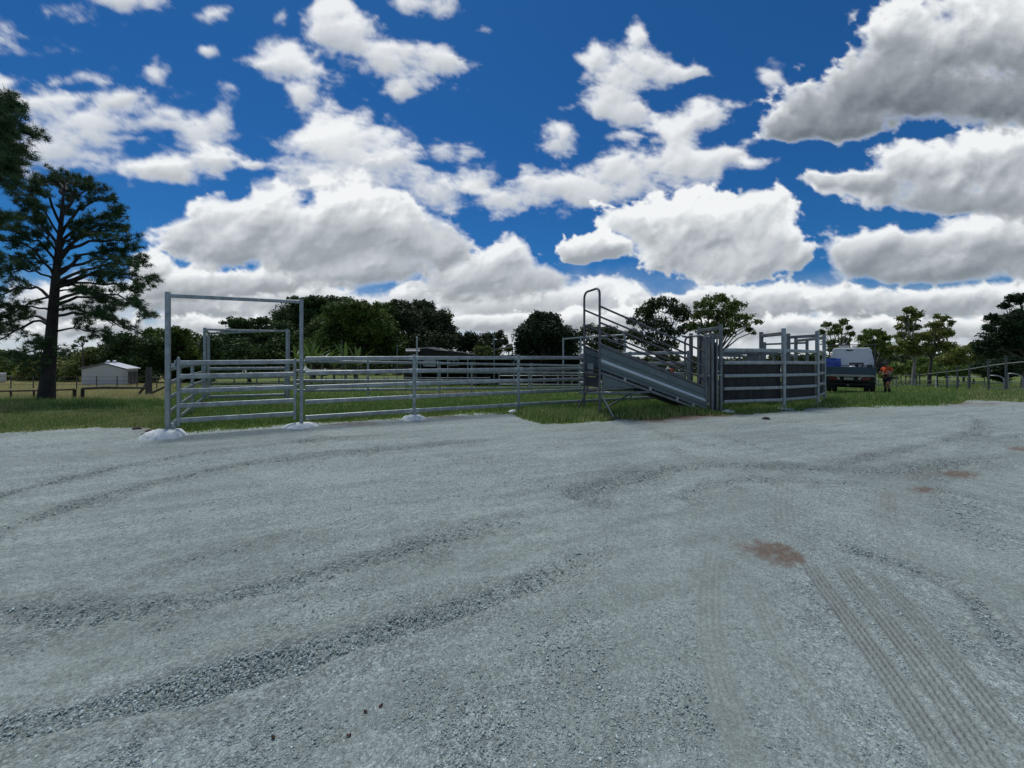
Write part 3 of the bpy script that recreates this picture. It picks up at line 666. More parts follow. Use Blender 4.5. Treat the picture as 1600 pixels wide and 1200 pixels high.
def tree(name, label, lobes, d, m, bark='bark', seed=1, leaf=None, dens=1.0, open_=0.0, base=None, group=None, trunk_r=None, depth=1.0, clump=None, cat='tree', limbs=True):
    """lobes: (px, py, rx, ry) of the crown in the photograph; the tree stands at depth d with a crown as deep as it is wide"""
    rg = np.random.default_rng(seed); k = d / FPX
    L = []
    xs = [l[0] for l in lobes]; cxm = sum(l[0] * l[2] for l in lobes) / sum(l[2] for l in lobes); half = max(abs(l[0] - cxm) + l[2] for l in lobes) * k
    for (lx, ly, rx, ry) in lobes:
        near_c = 1 - min(1, abs(lx - cxm) * k / max(half, .1)); dd = rg.uniform(-1, 1) * half * .45 * depth * (.35 + near_c)
        q = (d + dd) / d; c = at(lx, ly, d + dd)
        L.append((np.array(c), rx * k * q, ry * k * q))
    bx = base if base is not None else cxm
    foot = G(gx(bx, d), d)
    root = thing(name, label, cat, foot, group)
    leaf = leaf or .0042 * d * .92
    Cs, Rs, Ns, Ts = [], [], [], []
    for c, rx, ry in L:
        rr = clump or max(min(rx, ry) * (.42 - .04 * open_), leaf * 1.8); area = (rx * ry) / (rr * rr)
        K = int(np.clip(area * (7.0 - 3.2 * open_), 6, 260))
        v = rg.normal(0, 1, (K, 3)); v /= np.linalg.norm(v, axis=1)[:, None]; r = rg.uniform(.12, 1.0, K) ** .6
        dpt = (rx * .55 + ry * .45)
        P = c + v * r[:, None] * np.array([max(rx - rr * .6, rr * .2), max(dpt - rr * .6, rr * .2), max(ry - rr * .6, rr * .2)])
        P[:, 2] = np.maximum(P[:, 2], TZ(0, d) + rr * .5)
        Cs.append(P); R_ = rr * rg.uniform(.6, 1.25, K); Rs.append(R_)
        Ns.append(np.maximum(4, (dens * (5.4 - 1.6 * open_) * (R_ / leaf) ** 1.75).astype(int)))
        Ts.append(np.clip(rg.normal(.40, .20, K), .02, .95))
    Cs, Rs, Ns, Ts = map(np.concatenate, (Cs, Rs, Ns, Ts))
    V, F, T = leaves(Cs, Rs, Ns, leaf, rg, .8, Ts)
    np_mesh('crown', V, F, M[m], root, {'tint': T})
    mb = MB(); top = max(c[2] for c, _, _ in L); H = top - foot.z
    tr_ = trunk_r or max(.10, H * (.026 - .010 * open_)); fork = foot + Vector((rg.uniform(-.15, .15) * H * .3, 0, H * rg.uniform(.28, .4)))
    mb.tube([foot - Vector((0, 0, .3)), foot + Vector((0, 0, .15)), foot.lerp(fork, .5) + Vector((rg.uniform(-.1, .1), 0, 0)), fork], [tr_ * 1.35, tr_ * 1.1, tr_ * .92, tr_ * .8], 9)
    if limbs:
        for c, rx, ry in L:
            t = Vector(c) + Vector((0, 0, ry * .3)); mid = fork.lerp(t, .5) + Vector((rg.uniform(-.3, .3), rg.uniform(-.3, .3), rg.uniform(-.1, .5)))
            mb.tube([fork - Vector((0, 0, tr_)), fork.lerp(mid, .5) + Vector((rg.uniform(-.15, .15), 0, rg.uniform(-.2, .1))), mid, mid.lerp(t, .6), t], [tr_ * .55, tr_ * .45, tr_ * .32, tr_ * .2, tr_ * .08], 6)
            for q in range(int(2 + 3 * open_)):
                a_ = mid.lerp(t, rg.uniform(.0, .7)); e_ = Vector(c) + Vector((rg.uniform(-1, 1) * rx * .8, rg.uniform(-1, 1) * rx * .5, rg.uniform(-.5, .8) * ry))
                mb.tube([a_, a_.lerp(e_, .5) + Vector((0, 0, .1)), e_], [tr_ * .2, tr_ * .12, tr_ * .04], 5)
    mb.build('trunk', M[bark], root)
    return root

FOR = 'trees of the dark tree belt behind the yards'
GUM = 'gum trees on the right'
tree('broadleaf_tree', 'low rounded green tree at the left picture edge beyond the pine trunk', [(-20,585,40,30),(25,585,34,26),(45,592,25,18),(-50,580,40,30)], 70, 'leaf_mid', seed=11)
tree('broadleaf_tree', 'dark distant tree whose top shows above the low rounded tree at far left', [(0,555,26,12),(20,558,20,11),(-25,560,30,15),(38,562,14,9)], 95, 'leaf_dark', seed=12)
tree('broadleaf_tree', 'olive bushy tree directly behind the pine trunk', [(62,577,30,24),(88,570,28,24),(48,590,24,16),(100,585,22,16)], 62, 'leaf_olive', seed=13, dens=1.1)
tree('broadleaf_tree', 'yellow green tree just left of the pale shed', [(140,560,26,22),(118,578,22,18),(158,552,20,18),(150,578,24,18),(108,592,16,9)], 60, 'leaf_gum', seed=14, dens=1.2)
tree('broadleaf_tree', 'dark leaning tree rising over the pale shed roof', [(200,548,34,26),(178,565,26,24),(215,570,34,28),(190,530,22,14),(232,545,24,24),(225,590,25,15)], 52, 'leaf_dark', seed=15, dens=1.15)
tree('broadleaf_tree', 'broad dense tree behind the tall left gate post', [(262,540,34,28),(292,535,30,24),(312,550,26,28),(250,565,34,28),(285,568,38,26),(275,520,24,12),(300,590,40,15),(240,522,18,12)], 58, 'leaf_mid', seed=16, dens=1.15)
tree('broadleaf_tree', 'flat topped dark tree seen through the overhead gate frame', [(385,528,48,30),(350,540,34,30),(415,525,36,24),(372,505,26,11),(400,555,50,34),(440,550,34,34),(345,565,36,24),(408,502,18,8),(434,520,28,24),(330,540,16,20)], 50, 'leaf_dark', seed=17, dens=1.15, group=FOR)
tree('broadleaf_tree', 'tallest dark spreading tree behind the right post of the overhead frame', [(480,492,46,26),(448,502,26,24),(512,474,34,14),(478,472,30,12),(440,520,24,20),(520,495,34,24),(500,520,50,28),(540,472,20,10)], 62, 'leaf_dark', seed=18, dens=1.15, group=FOR)
tree('broadleaf_tree', 'big rounded mid green tree above the banana plants', [(545,502,50,34),(505,520,36,30),(590,510,36,38),(560,482,44,16),(520,540,54,32),(600,540,34,34),(572,540,46,34),(612,525,18,26),(530,485,26,14),(480,535,26,28),(602,488,26,18),(625,545,20,26)], 48, 'leaf_mid', seed=19, dens=1.2, group=FOR)
tree('broadleaf_tree', 'dark grey green tree with ragged top left of the gap in the tree belt', [(640,496,42,28),(678,500,34,28),(622,478,20,12),(660,478,26,11),(690,528,28,26),(650,535,50,32),(704,535,14,16),(612,495,20,22),(695,505,14,16),(700,520,16,18),(600,520,24,30)], 54, 'leaf_grey', seed=20, dens=1.15, group=FOR)
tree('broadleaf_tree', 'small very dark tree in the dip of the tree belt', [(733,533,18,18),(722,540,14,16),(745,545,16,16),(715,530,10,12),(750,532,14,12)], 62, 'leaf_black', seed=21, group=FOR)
tree('broadleaf_tree', 'thin topped tree left of the dark dome tree', [(766,526,14,10),(758,535,18,14),(782,522,10,8),(778,540,18,16),(796,544,8,9),(788,532,8,9)], 60, 'leaf_grey', seed=22, open_=.4, group=FOR)
tree('shrub', 'yellowish low bush in front of the dip in the tree belt', [(755,548,18,11),(745,556,16,8),(768,554,14,8)], 50, 'leaf_gum', seed=23, cat='bush')
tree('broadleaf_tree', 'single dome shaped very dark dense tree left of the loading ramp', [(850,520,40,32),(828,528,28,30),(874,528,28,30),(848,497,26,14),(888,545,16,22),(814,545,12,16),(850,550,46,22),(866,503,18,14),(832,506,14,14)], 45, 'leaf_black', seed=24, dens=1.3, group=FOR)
tree('gum_tree', 'dark gum tree seen behind the high end of the loading ramp', [(922,516,22,13),(905,528,14,12),(950,520,20,14),(935,535,26,16),(965,540,18,14),(970,525,10,10),(900,545,12,14)], 55, 'leaf_grey', seed=25, open_=.5, group=GUM)
tree('gum_tree', 'dark gum tree behind the middle of the ramp rails', [(1008,488,24,13),(1036,471,30,11),(1058,484,24,12),(990,502,16,10),(1024,505,32,15),(1066,493,18,13),(1002,528,32,14),(1045,518,28,13),(1030,540,36,16),(985,520,14,10),(1072,512,14,10),(1018,478,20,10)], 40, 'leaf_grey', seed=26, open_=.72, base=1040, group=GUM, dens=1.0)
tree('gum_tree', 'green gum tree with a long drooping branch right of the ramp portal', [(1125,467,28,9),(1104,476,24,11),(1146,478,24,11),(1120,490,38,12),(1158,496,22,10),(1184,503,10,6),(1150,508,24,9),(1092,492,18,11),(1102,512,24,12),(1170,515,9,6),(1132,520,20,8),(1080,508,14,10),(1125,505,22,9),(1178,520,6,4)], 38, 'leaf_gum', seed=27, open_=.76, base=1118, group=GUM, dens=1.0)
tree('gum_tree', 'thin gum tree with separate leaf clumps behind the truck roof', [(1291,507,9,6),(1318,503,10,7),(1327,512,7,6),(1305,519,13,8),(1296,536,13,9),(1330,522,7,6),(1318,532,14,8),(1284,520,7,6),(1308,510,9,7),(1312,545,22,10)], 46, 'leaf_gum', 'pale_bark', seed=28, open_=.6, group=GUM)
tree('broadleaf_tree', 'bright green rounded tree just right above the truck', [(1364,519,18,8),(1350,528,14,8),(1380,527,13,10),(1366,538,24,11),(1352,546,18,10),(1386,545,14,12)], 52, 'leaf_bright', seed=29, open_=.25, group=GUM)
tree('gum_tree', 'tall olive gum tree with pale trunk behind the person', [(1420,485,11,7),(1411,497,11,7),(1433,492,9,8),(1424,511,16,8),(1440,526,15,9),(1408,524,12,8),(1425,545,24,10),(1402,545,14,9),(1405,510,8,7),(1422,500,12,9),(1418,535,20,12)], 42, 'leaf_olive', 'pale_bark', seed=30, open_=.55, base=1427, group=GUM)
tree('gum_tree', 'olive gum tree with forked top left of the gap in the gums', [(1474,497,11,7),(1460,508,15,8),(1452,526,18,10),(1486,505,5,6),(1470,540,22,12),(1480,520,10,8),(1445,545,16,10),(1462,494,7,6),(1468,520,18,12)], 43, 'leaf_olive', seed=31, open_=.55, base=1452, group=GUM)
tree('broadleaf_tree', 'brownish low tree in the gap before the dark right hand tree', [(1500,548,17,11),(1518,544,12,9),(1488,562,24,14),(1528,556,14,12),(1508,566,24,14)], 60, 'leaf_olive', seed=32, dens=.9, group=GUM)
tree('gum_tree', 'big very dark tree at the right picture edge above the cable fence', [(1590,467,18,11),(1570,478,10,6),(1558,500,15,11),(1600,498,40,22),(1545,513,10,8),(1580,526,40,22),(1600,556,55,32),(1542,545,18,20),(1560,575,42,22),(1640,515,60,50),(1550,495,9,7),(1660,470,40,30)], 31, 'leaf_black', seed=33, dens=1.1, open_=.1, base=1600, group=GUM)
tree('shrub', 'yellow green understorey bush behind the person and the cable fence', [(1400,575,18,12),(1425,580,20,12),(1450,578,20,13),(1475,582,18,11),(1388,588,14,9),(1440,565,20,10)], 57, 'leaf_bright', seed=34, cat='bush', dens=.8, limbs=False)
tree('shrub', 'dark low bush behind the far end of the cable fence', [(1500,580,20,10),(1520,576,18,12),(1545,580,18,12)], 48, 'leaf_mid', seed=35, cat='bush', limbs=False)

# far wood that closes the horizon: reads as one mass
rg = np.random.default_rng(90)
K = 2600; u = rg.uniform(-2.0, 2.2, K); dd = rg.uniform(105, 150, K)
hgt = 3.2 + 3.8 * fbm(u * 6, u * 0, 71, 4); ex = 2.0 * sstep(.7, 1.0, u); zz = tz(u * 0, dd) + rg.uniform(0, 1, K) ** .7 * (hgt + ex) + .3
C = np.stack([u * dd, dd, zz], -1); Rr = rg.uniform(1.0, 2.0, K)
V, F, T = leaves(C, Rr, 50, .62, rg, .8, np.clip(rg.normal(.42, .15, K), 0, 1))
tag(np_mesh('treeline', V, F, M['leaf_grey'], None, {'tint': T}), kind='stuff')

# candelabra topped tree by the shed
c0 = G(gx(130, 58), 58); r = thing('bunya_tree', 'thin bare trunk with a few paddle shaped tufts above the pale shed', 'tree', c0)
mb = MB(); mb.tube([c0, at(130, 560, 58), at(129, 536, 58)], [.16, .12, .06], 7)
tips = [(117, 540), (121, 534), (126, 530), (133, 532), (130, 527)]
for px_, py_ in tips: mb.tube([at(129, 541, 58), at(px_ * .5 + 64.5, py_ * .5 + 271.5, 58), at(px_, py_, 58)], [.07, .06, .04], 5)
mb.build('trunk', M['bark'], r)
V, F, T = leaves(np.array([at(a, b, 58) for a, b in tips]), np.full(5, .38), 60, .16, np.random.default_rng(5), .7)
np_mesh('crown', V, F, M['leaf_dark'], r, {'tint': T})

# ---------------------------------------------------------------- pines: limbs, twigs and needle tufts
def pine(name, label, trunk_pts, d, radii, branches, seed, twigs=9, tufts=5, needle=.15, spread=.62, dj=1.2):
    rg = np.random.default_rng(seed); rr = random.Random(seed)
    P = [at(a, b, d) for a, b in trunk_pts]; P[0].z = min(P[0].z, TZ(P[0].x, d) - .2)
    foot = G(P[0].x, d); root = thing(name, label, 'tree', foot)
    tb = MB(); tb.tube(P, radii, 14); tb.build('trunk', M['pine_bark'], root)
    lb = MB(); C = []; D = []
    def tip(c, dirv): C.append(c); D.append(dirv)
    for br in branches:
        dep = rr.uniform(-dj, dj); pts = [at(a, b, d + dep * i / max(1, len(br) - 1)) for i, (a, b) in enumerate(br)]
        Q = [pts[0]]
        for a, b in zip(pts[:-1], pts[1:]):
            for t in (.33, .66, 1.0): Q.append(a.lerp(b, t) + Vector((rr.uniform(-1, 1), rr.uniform(-1, 1), rr.uniform(-1, 1))) * .05)
        n_ = len(Q); lb.tube(Q, [.042 * (1 - .80 * i / (n_ - 1)) * min(1.3, (pts[0] - pts[-1]).length / 2.6 + .35) for i in range(n_)], 6)
        for w in range(twigs):
            t = (w + rr.random()) / twigs; t = .30 + .70 * t; k_ = t * (n_ - 1); i = min(int(k_), n_ - 2); a = Q[i].lerp(Q[i + 1], k_ - i)
            dv = (Q[i + 1] - Q[i]).normalized(); ang = Vector((rr.gauss(0, 1), rr.gauss(0, 1), rr.gauss(.25, .7))).normalized()
            e = a + (dv * .8 + ang).normalized() * rr.uniform(.30, .95) * spread * (1.25 - .55 * t)
            md = a.lerp(e, .5) + Vector((0, 0, rr.uniform(-.05, .05))); lb.tube([a, md, e], [.016, .012, .006], 4)
            for q in range(tufts):
                s_ = rr.uniform(.35, 1.0); c = a.lerp(e, s_) + Vector((rr.gauss(0, 1), rr.gauss(0, 1), rr.gauss(0, 1))) * .10 * spread
                tip(c, ((e - a).normalized() * .7 + Vector((rr.gauss(0, .5), rr.gauss(0, .5), rr.gauss(.35, .5)))).normalized())
    lb.build('limbs', M['pine_bark'], root)
    C = np.array(C); D = np.array(D); K = 30; N = len(C) * K
    idx = np.repeat(np.arange(len(C)), K); v = D[idx] * .75 + rg.normal(0, .62, (N, 3)); v /= np.linalg.norm(v, axis=1)[:, None]
    ln = needle * rg.uniform(.6, 1.2, N)[:, None]; a = np.cross(v, rg.normal(0, 1, (N, 3))); a /= np.linalg.norm(a, axis=1)[:, None]
    wd = .0011 * d * .55; b = C[idx] + rg.normal(0, .025, (N, 3))
    V = np.stack([b - a * wd, b + a * wd, b + v * ln], 1).reshape(-1, 3)
    T = np.clip(np.repeat(rg.normal(.42, .2, len(C)), K) + rg.normal(0, .15, N), 0, 1)
    np_mesh('foliage', V, np.arange(3 * N).reshape(-1, 3), M['needle'], root, {'tint': np.repeat(T, 3)})
    return root
D1 = 13.2
BR = [
 [(87,442),(125,432),(170,428),(210,438),(238,450)], [(85,472),(120,466),(165,462),(205,475),(228,492)], [(83,515),(112,513),(145,517),(178,527)],
 [(90,412),(130,400),(175,388),(210,388)], [(91,395),(120,372),(155,352),(188,338)], [(95,352),(120,328),(150,312),(175,310)], [(97,322),(115,305),(140,296),(158,296)],
 [(87,436),(120,446),(160,470),(190,505)], [(88,425),(130,420),(180,412),(222,418)], [(92,385),(130,365),(170,360),(205,352)], [(94,365),(125,350),(165,335),(190,330)],
 [(84,507),(60,500),(30,512),(0,530),(-15,540)], [(85,462),(55,448),(20,452),(-25,470)], [(89,412),(60,394),(25,378),(-10,372)], [(93,372),(70,350),(45,340),(15,338)],
 [(97,332),(75,308),(55,298),(35,296)], [(99,304),(90,290),(75,284),(60,286)], [(87,432),(55,424),(20,420),(-20,430)], [(86,455),(50,470),(15,492),(-10,500)], [(91,392),(60,378),(30,366),(5,352)],
 [(95,348),(70,330),(48,318),(30,320)], [(100,296),(105,286),(120,282),(135,286)], [(100,298),(95,284),(100,278)], [(86,450),(110,452),(140,458),(165,480)],
 [(89,408),(100,380),(120,360),(135,345)], [(90,400),(75,375),(65,350),(60,330)], [(94,362),(100,335),(112,318),(118,308)], [(84,490),(115,488),(150,492),(175,505)],
 [(88,428),(75,412),(55,405),(35,408)], [(87,440),(140,440),(200,448),(222,470)], [(85,480),(50,480),(10,476),(-20,482)],
 [(93,375),(140,375),(180,378),(215,372)], [(86,465),(130,452),(185,462),(238,490)], [(85,478),(120,482),(160,495),(200,515)], [(87,445),(150,425),(205,428),(240,436)], [(90,405),(150,405),(200,400),(225,404)], [(84,500),(50,492),(15,505),(-5,520)],
]
BR = [[(b[0][0] - 2, b[0][1] + (20 if b[0][1] < 432 else 6))] + b[1:] if abs(b[-1][0] - b[0][0]) > 45 else b for b in BR]
pine('pine_tree', 'tall open pine with bare dark trunk at the left edge of the grass', [(70,640),(73,615),(75,590),(79,540),(82,500),(85,460),(88,425),(92,385),(96,340),(99,305),(101,285)], D1,
     [.265, .215, .185, .155, .138, .12, .104, .08, .052, .03, .014], BR, 41, twigs=11, tufts=6, needle=.16, dj=1.7)
low = [[(78,548),(60,545),(40,552),(28,560)], [(78,552),(66,540),(50,535)], [(79,556),(70,565),(55,572)], [(80,552),(92,550),(105,552)], [(78,560),(60,560),(38,568)], [(79,546),(72,536),(60,530)]]
# the low leafy branches on the trunk belong to the pine
pr = bpy.data.objects['pine_tree']
def low_clump():
    rr = random.Random(3); rg = np.random.default_rng(3); C = []
    for br in low:
        for (a, b) in br[1:]:
            for _ in range(16): C.append(np.array(at(a + rr.gauss(0, 6), b + rr.gauss(0, 6), D1 + rr.gauss(0, .25))))
    C = np.array(C); K = 30; N = len(C) * K; idx = np.repeat(np.arange(len(C)), K); v = rg.normal(0, 1, (N, 3)) + np.array([0, 0, .3]); v /= np.linalg.norm(v, axis=1)[:, None]
    a = np.cross(v, rg.normal(0, 1, (N, 3))); a /= np.linalg.norm(a, axis=1)[:, None]; wd = .009
    b = C[idx]; V = np.stack([b - a * wd, b + a * wd, b + v * .15 * rg.uniform(.6, 1.2, N)[:, None]], 1).reshape(-1, 3)
    np_mesh('low_foliage', V, np.arange(3 * N).reshape(-1, 3), M['needle'], pr, {'tint': np.repeat(np.clip(rg.normal(.42, .2, N), 0, 1), 3)})
    mb = MB()
    for br in low: mb.tube([at(a, b, D1) for a, b in br], [.03 * (1 - .25 * i) for i in range(len(br))], 5)
    mb.build('low_branches', M['pine_bark'], pr)
low_clump()
D2 = 10.0
B2 = [[(-140,330),(-60,250),(0,205),(44,208)], [(-140,360),(-60,270),(0,240),(40,238)], [(-140,300),(-50,215),(0,180),(22,168)], [(-140,330),(-60,280),(-10,260),(24,268)], [(-140,300),(-60,220),(-15,190),(10,182)], [(-140,330),(-60,240),(-10,220),(20,225)], [(-140,350),(-60,290),(-15,280),(12,285)], [(-140,300),(-60,230),(-10,165),(6,160)], [(-140,350),(-60,270),(-20,250),(28,252)], [(-140,330),(-60,230),(-15,200),(30,190)], [(-140,400),(-60,400),(-20,405),(-4,410)], [(-140,380),(-60,350),(-20,340),(-2,338)]]
pine('pine_tree', 'nearer dark pine whose branch tips reach in at the left picture edge', [(-170,680),(-160,560),(-150,460),(-142,380),(-140,300),(-140,200)], D2, [.34, .28, .24, .2, .15, .06], B2, 44, twigs=15, tufts=9, needle=.16, spread=.62, dj=.8)

# banana plants behind the front fence
def banana(px_, top, d, seed, label, nl=8, h=1.0):
    rr = random.Random(seed); b = G(gx(px_, d), d); r = thing('banana_plant', label, 'plant', b, 'banana plants below the big green tree')
    H = at(px_, top, d).z - b.z; mb = MB(); mb.tube([b - Vector((0, 0, .1)), b + Vector((0, 0, H * .3)), b + Vector((.05, 0, H * .5))], [.14, .12, .07], 8); mb.build('stem', M['stem'], r)
    for i in range(nl):
        az = 2 * math.pi * i / nl + rr.uniform(-.4, .4); up = rr.uniform(.35, 1.0); ln = H * .60; w = .15 * rr.uniform(.8, 1.15)
        p = b + Vector((.03, 0, H * .48)); dirv = Vector((math.cos(az) * (1.1 - .75 * up), math.sin(az) * (1.1 - .75 * up), up)).normalized(); rows_ = []
        for k in range(9):
            t = k / 8; side = dirv.cross(Vector((0, 0, 1))); side = side.normalized() if side.length > .05 else Vector((1, 0, 0))
            ww = w * math.sin(math.pi * min(1, .12 + t * .88)) ** .7 * (.2 if k == 0 else 1); nrm = side.cross(dirv)
            rows_.append((p - side * ww + nrm * ww * .35, p, p + side * ww + nrm * ww * .35)); p = p + dirv * ln / 8; dirv = (dirv + Vector((0, 0, -.085 * (1.6 - up)))).normalized()
        vs = [q for r_ in rows_ for q in r_]; fs = []
        for k in range(8):
            for c in range(2): o = k * 3 + c; fs.append((o, o + 1, o + 4, o + 3))
        np_mesh('leaf', np.array(vs), np.array(fs), M['banana_leaf'], r, {'tint': np.clip(np.random.default_rng(seed + i).normal(.45, .2, len(vs)), 0, 1)}, True)
for i, (a, t, d_, lb) in enumerate([(486, 531, 34, 'pale upright banana plant beside the overhead frame post'), (503, 528, 36, 'second banana plant from the overhead frame post'), (522, 540, 37, 'low banana plant with splayed leaves in the middle of the row'),
                                    (540, 534, 35, 'banana plant in front of a thin pale stake'), (558, 538, 37, 'rightmost banana plant with leaves bent over to the right'), (464, 538, 36, 'banana plant showing left of the overhead frame post')]):
    banana(a, t, d_, 60 + i, lb)

# ---------------------------------------------------------------- galvanised yards
def front_d(px_): u_ = (px_ - 800) / FPX; return 11.015 / (1 - .46 * u_)
def rear_d(px_): u_ = (px_ - 800) / FPX; return 18.62 / (1 - .46 * u_)
def footing(parent, x, y, r=.33, h=.12, seed=1, m='concrete', label=None):
    b = G(x, y); rr = random.Random(seed); rings = []; n = 18
    jag = [1 + .17 * rr.uniform(-1, 1) for _ in range(n)]
    for k, (q, z) in enumerate([(1.06, -.10), (1.0, .0), (.93, .35), (.74, .75), (.46, .96), (.20, 1.0)]):
        rings.append([b + Vector((math.cos(2 * math.pi * i / n) * r * q * (jag[i] if q > .5 else 1), math.sin(2 * math.pi * i / n) * r * q * (jag[i] if q > .5 else 1) * .9, h * z + (rr.uniform(-.016, .016) if k > 0 else 0))) for i in range(n)])
    o = MB().loft(rings).build('footing', M[m], parent)
    if label: o['label'] = label
def post(parent, x, y, top, w=.075, m='galv', zbot=-.3, rails=None, dirv=None, name='post', br=True):
    b = G(x, y); mb = MB(); mb.bar(b + Vector((0, 0, zbot)), Vector((x, y, top)), w, up=dirv or Vector((0, 1, 0)))
    mb.bar(Vector((x, y, top)), Vector((x, y, top + .012)), w * .86, up=dirv or Vector((0, 1, 0)))
    o = mb.build(name, M[m], parent)
    if rails and br:
        for z in rails:
            k = MB(); dv = dirv.normalized(); k.oval(Vector((x, y, z)) - dv * (w * .5 + .09), Vector((x, y, z)) - dv * (w * .5), .056, .112); k.oval(Vector((x, y, z)) + dv * (w * .5), Vector((x, y, z)) + dv * (w * .5 + .09), .056, .112)
            k.build('bracket', M['galv_bright'], o)
    return o
def rail_run(parent, p, q, zs_p, zs_q, w=.045, h=.10, m='galv', gap=.04, name='rail'):
    p = Vector((p[0], p[1], 0)); q = Vector((q[0], q[1], 0)); d = (q - p).normalized()
    for a, b in zip(zs_p, zs_q):
        MB().oval(p + d * gap + Vector((0, 0, a)), q - d * gap + Vector((0, 0, b)), w, h).build(name, M[m], parent)
def fence(name, label, pts, hs, top, group=None, m='galv', w=.075, rw=.045, rh=.10, cat='fence', br=True, ends=(True, True), foot=None):
    root = thing(name, label, cat, G(*pts[0]), group)
    for i, (x, y) in enumerate(pts):
        j = max(0, i - 1); k = min(len(pts) - 1, i + 1); dv = Vector((pts[k][0] - pts[j][0], pts[k][1] - pts[j][1], 0)).normalized(); b = TZ(x, y)
        if (i == 0 and not ends[0]) or (i == len(pts) - 1 and not ends[1]): continue
        post(root, x, y, b + top, w, m, rails=[b + h for h in hs], dirv=dv, br=br)
    for a, b in zip(pts[:-1], pts[1:]):
        rail_run(root, a, b, [TZ(*a) + h for h in hs], [TZ(*b) + h for h in hs], rw, rh, m)
    return root
FH = [1.55, 1.22, .89, .555, .20]
A = (-6.99, 7.80); B = (gx(471, front_d(471)), front_d(471)); Cc = (gx(647, front_d(647)), front_d(647)); Dd = (gx(810, front_d(810)), front_d(810))
E = (gx(914, front_d(914) + .25), front_d(914) + .25); E2 = (gx(985, front_d(985)), front_d(985)); E3 = (gx(1060, front_d(1060)), front_d(1060))
fd = Vector((1, .46, 0)).normalized()
# overhead frame with the entrance gate
r = thing('yard_gateway', 'tall overhead steel gate frame on two white footings', 'gateway', G(*A))
zt = TZ(*A) + 2.92
post(r, *A, zt, .082, dirv=fd); post(r, *B, zt + .02, .078, dirv=fd)
MB().bar(Vector((*A, zt - .06)) + fd * .041, Vector((*B, zt - .04)) - fd * .04, .06, .075).build('crossbar', M['galv'], r)
footing(r, A[0] - .02, A[1] - .04, .37, .15, 3, label='large white footing at the foot of the left post'); footing(r, B[0] + .02, B[1] - .06, .35, .085, 5, label='flatter white footing at the foot of the right post')
g0 = Vector((*A, 0)) + fd * .17; g1 = Vector((*B, 0)) - fd * .13; zb = TZ(*A)
r = thing('swing_gate', 'five rail galvanised swing gate closed under the tall overhead frame', 'gate', Vector((g0.x, g0.y, zb)))
for p_, hh2 in ((g0, 1.58), (g1, 1.55)): 
    s_ = MB(); s_.bar(p_ + Vector((0, 0, zb + .20)), p_ + Vector((0, 0, zb + hh2)), .055, up=fd); s_.ball(p_ + Vector((0, 0, zb + hh2 + .008)), .026, n=8, m=5); s_.build('stile', M['galv'], r)
for h_ in (1.49, 1.21, .91, .61, .31): MB().oval(g0 + Vector((0, 0, zb + h_)), g1 + Vector((0, 0, zb + h_ + .02)), .045, .10).build('rail', M['galv'], r)
for h_ in (1.45, .22):
    k = MB(); k.box(Vector((*A, zb + h_)) + fd * .085, .09, .05, .07); k.tube([Vector((*A, zb + h_ - .09)) + fd * .115, Vector((*A, zb + h_ + .1)) + fd * .115], .016); k.build('hinge', M['galv_bright'], r)
k = MB(); k.tube([g1 + Vector((0, 0, zb + 1.0)), Vector((*B, zb + 1.0))], .012); k.tube([g1 + fd * .05 + Vector((0, -.02, zb + .98)), g1 + fd * .05 + Vector((0, -.03, zb + .82))], .008); k.build('latch', M['galv_bright'], r)
# front fence
r = fence('rail_fence', 'long front run of five rail galvanised fence from overhead frame to ramp', [(B[0] + fd.x * .04, B[1] + fd.y * .04), Cc, Dd, E2], FH, 1.635, ends=(False, True))
footing(r, Cc[0], Cc[1] - .05, .30, .10, 7, label='white footing under the first fence post'); footing(r, Dd[0] - .05, Dd[1] - .05, .24, .05, 9, label='low white footing half hidden in grass')
rail_run(r, E2, E3, [TZ(*E2) + h for h in FH[3:]], [TZ(*E3) + h for h in FH[3:]])
# side fence of the entrance pen
A2 = (-10.83, 13.5); s1 = Vector((A2[0] - A[0], A2[1] - A[1])); sp = [(A[0] + s1.x * t, A[1] + s1.y * t) for t in (.012, .21, .55, .95)]
fence('side_fence', 'short galvanised side fence running back from the left gate post', sp, [1.36, 1.07, .77, .47, .17], 1.43, ends=(False, True), br=False)
# inner double frame
P1 = (gx(320, 13.7), 13.7); P2 = (gx(451, 14.7), 14.7); P3 = (gx(326, 15.8), 15.8); P4 = (gx(448.5, 14.3), 14.3)
zt = .18 + 2.65
r = thing('yard_gateway', 'smaller four post overhead frame inside the pen seen through the entrance gate', 'gateway', G(*P1))
for p_ in (P1, P2, P3, P4): post(r, *p_, zt, .085, dirv=fd)
for a, b in ((P1, P2), (P3, P4), (P1, P3), (P2, P4)): MB().bar(Vector((*a, zt - .05)), Vector((*b, zt - .05)), .06, .07).build('crossbar', M['galv'], r)
r = thing('slide_gate', 'four rail gate hung between the posts of the smaller inner frame', 'gate', G(*P1)); d_ = Vector((P2[0] - P1[0], P2[1] - P1[1], 0)).normalized()
ga = Vector((*P1, 0)) + d_ * .12; gb = Vector((*P2, 0)) - d_ * .12
for p_ in (ga, gb): MB().bar(p_ + Vector((0, 0, .22)), p_ + Vector((0, 0, 1.45)), .05, up=d_).build('stile', M['galv'], r)
for z in (1.37, 1.05, .70, .36): MB().oval(ga + Vector((0, 0, z)), gb + Vector((0, 0, z)), .045, .11).build('rail', M['galv'], r)
k = MB(); k.tube([ga + Vector((.12, 0, 1.22)), ga + Vector((.9, .1, 1.02))], .012); k.build('chain', M['galv_dull'], r)
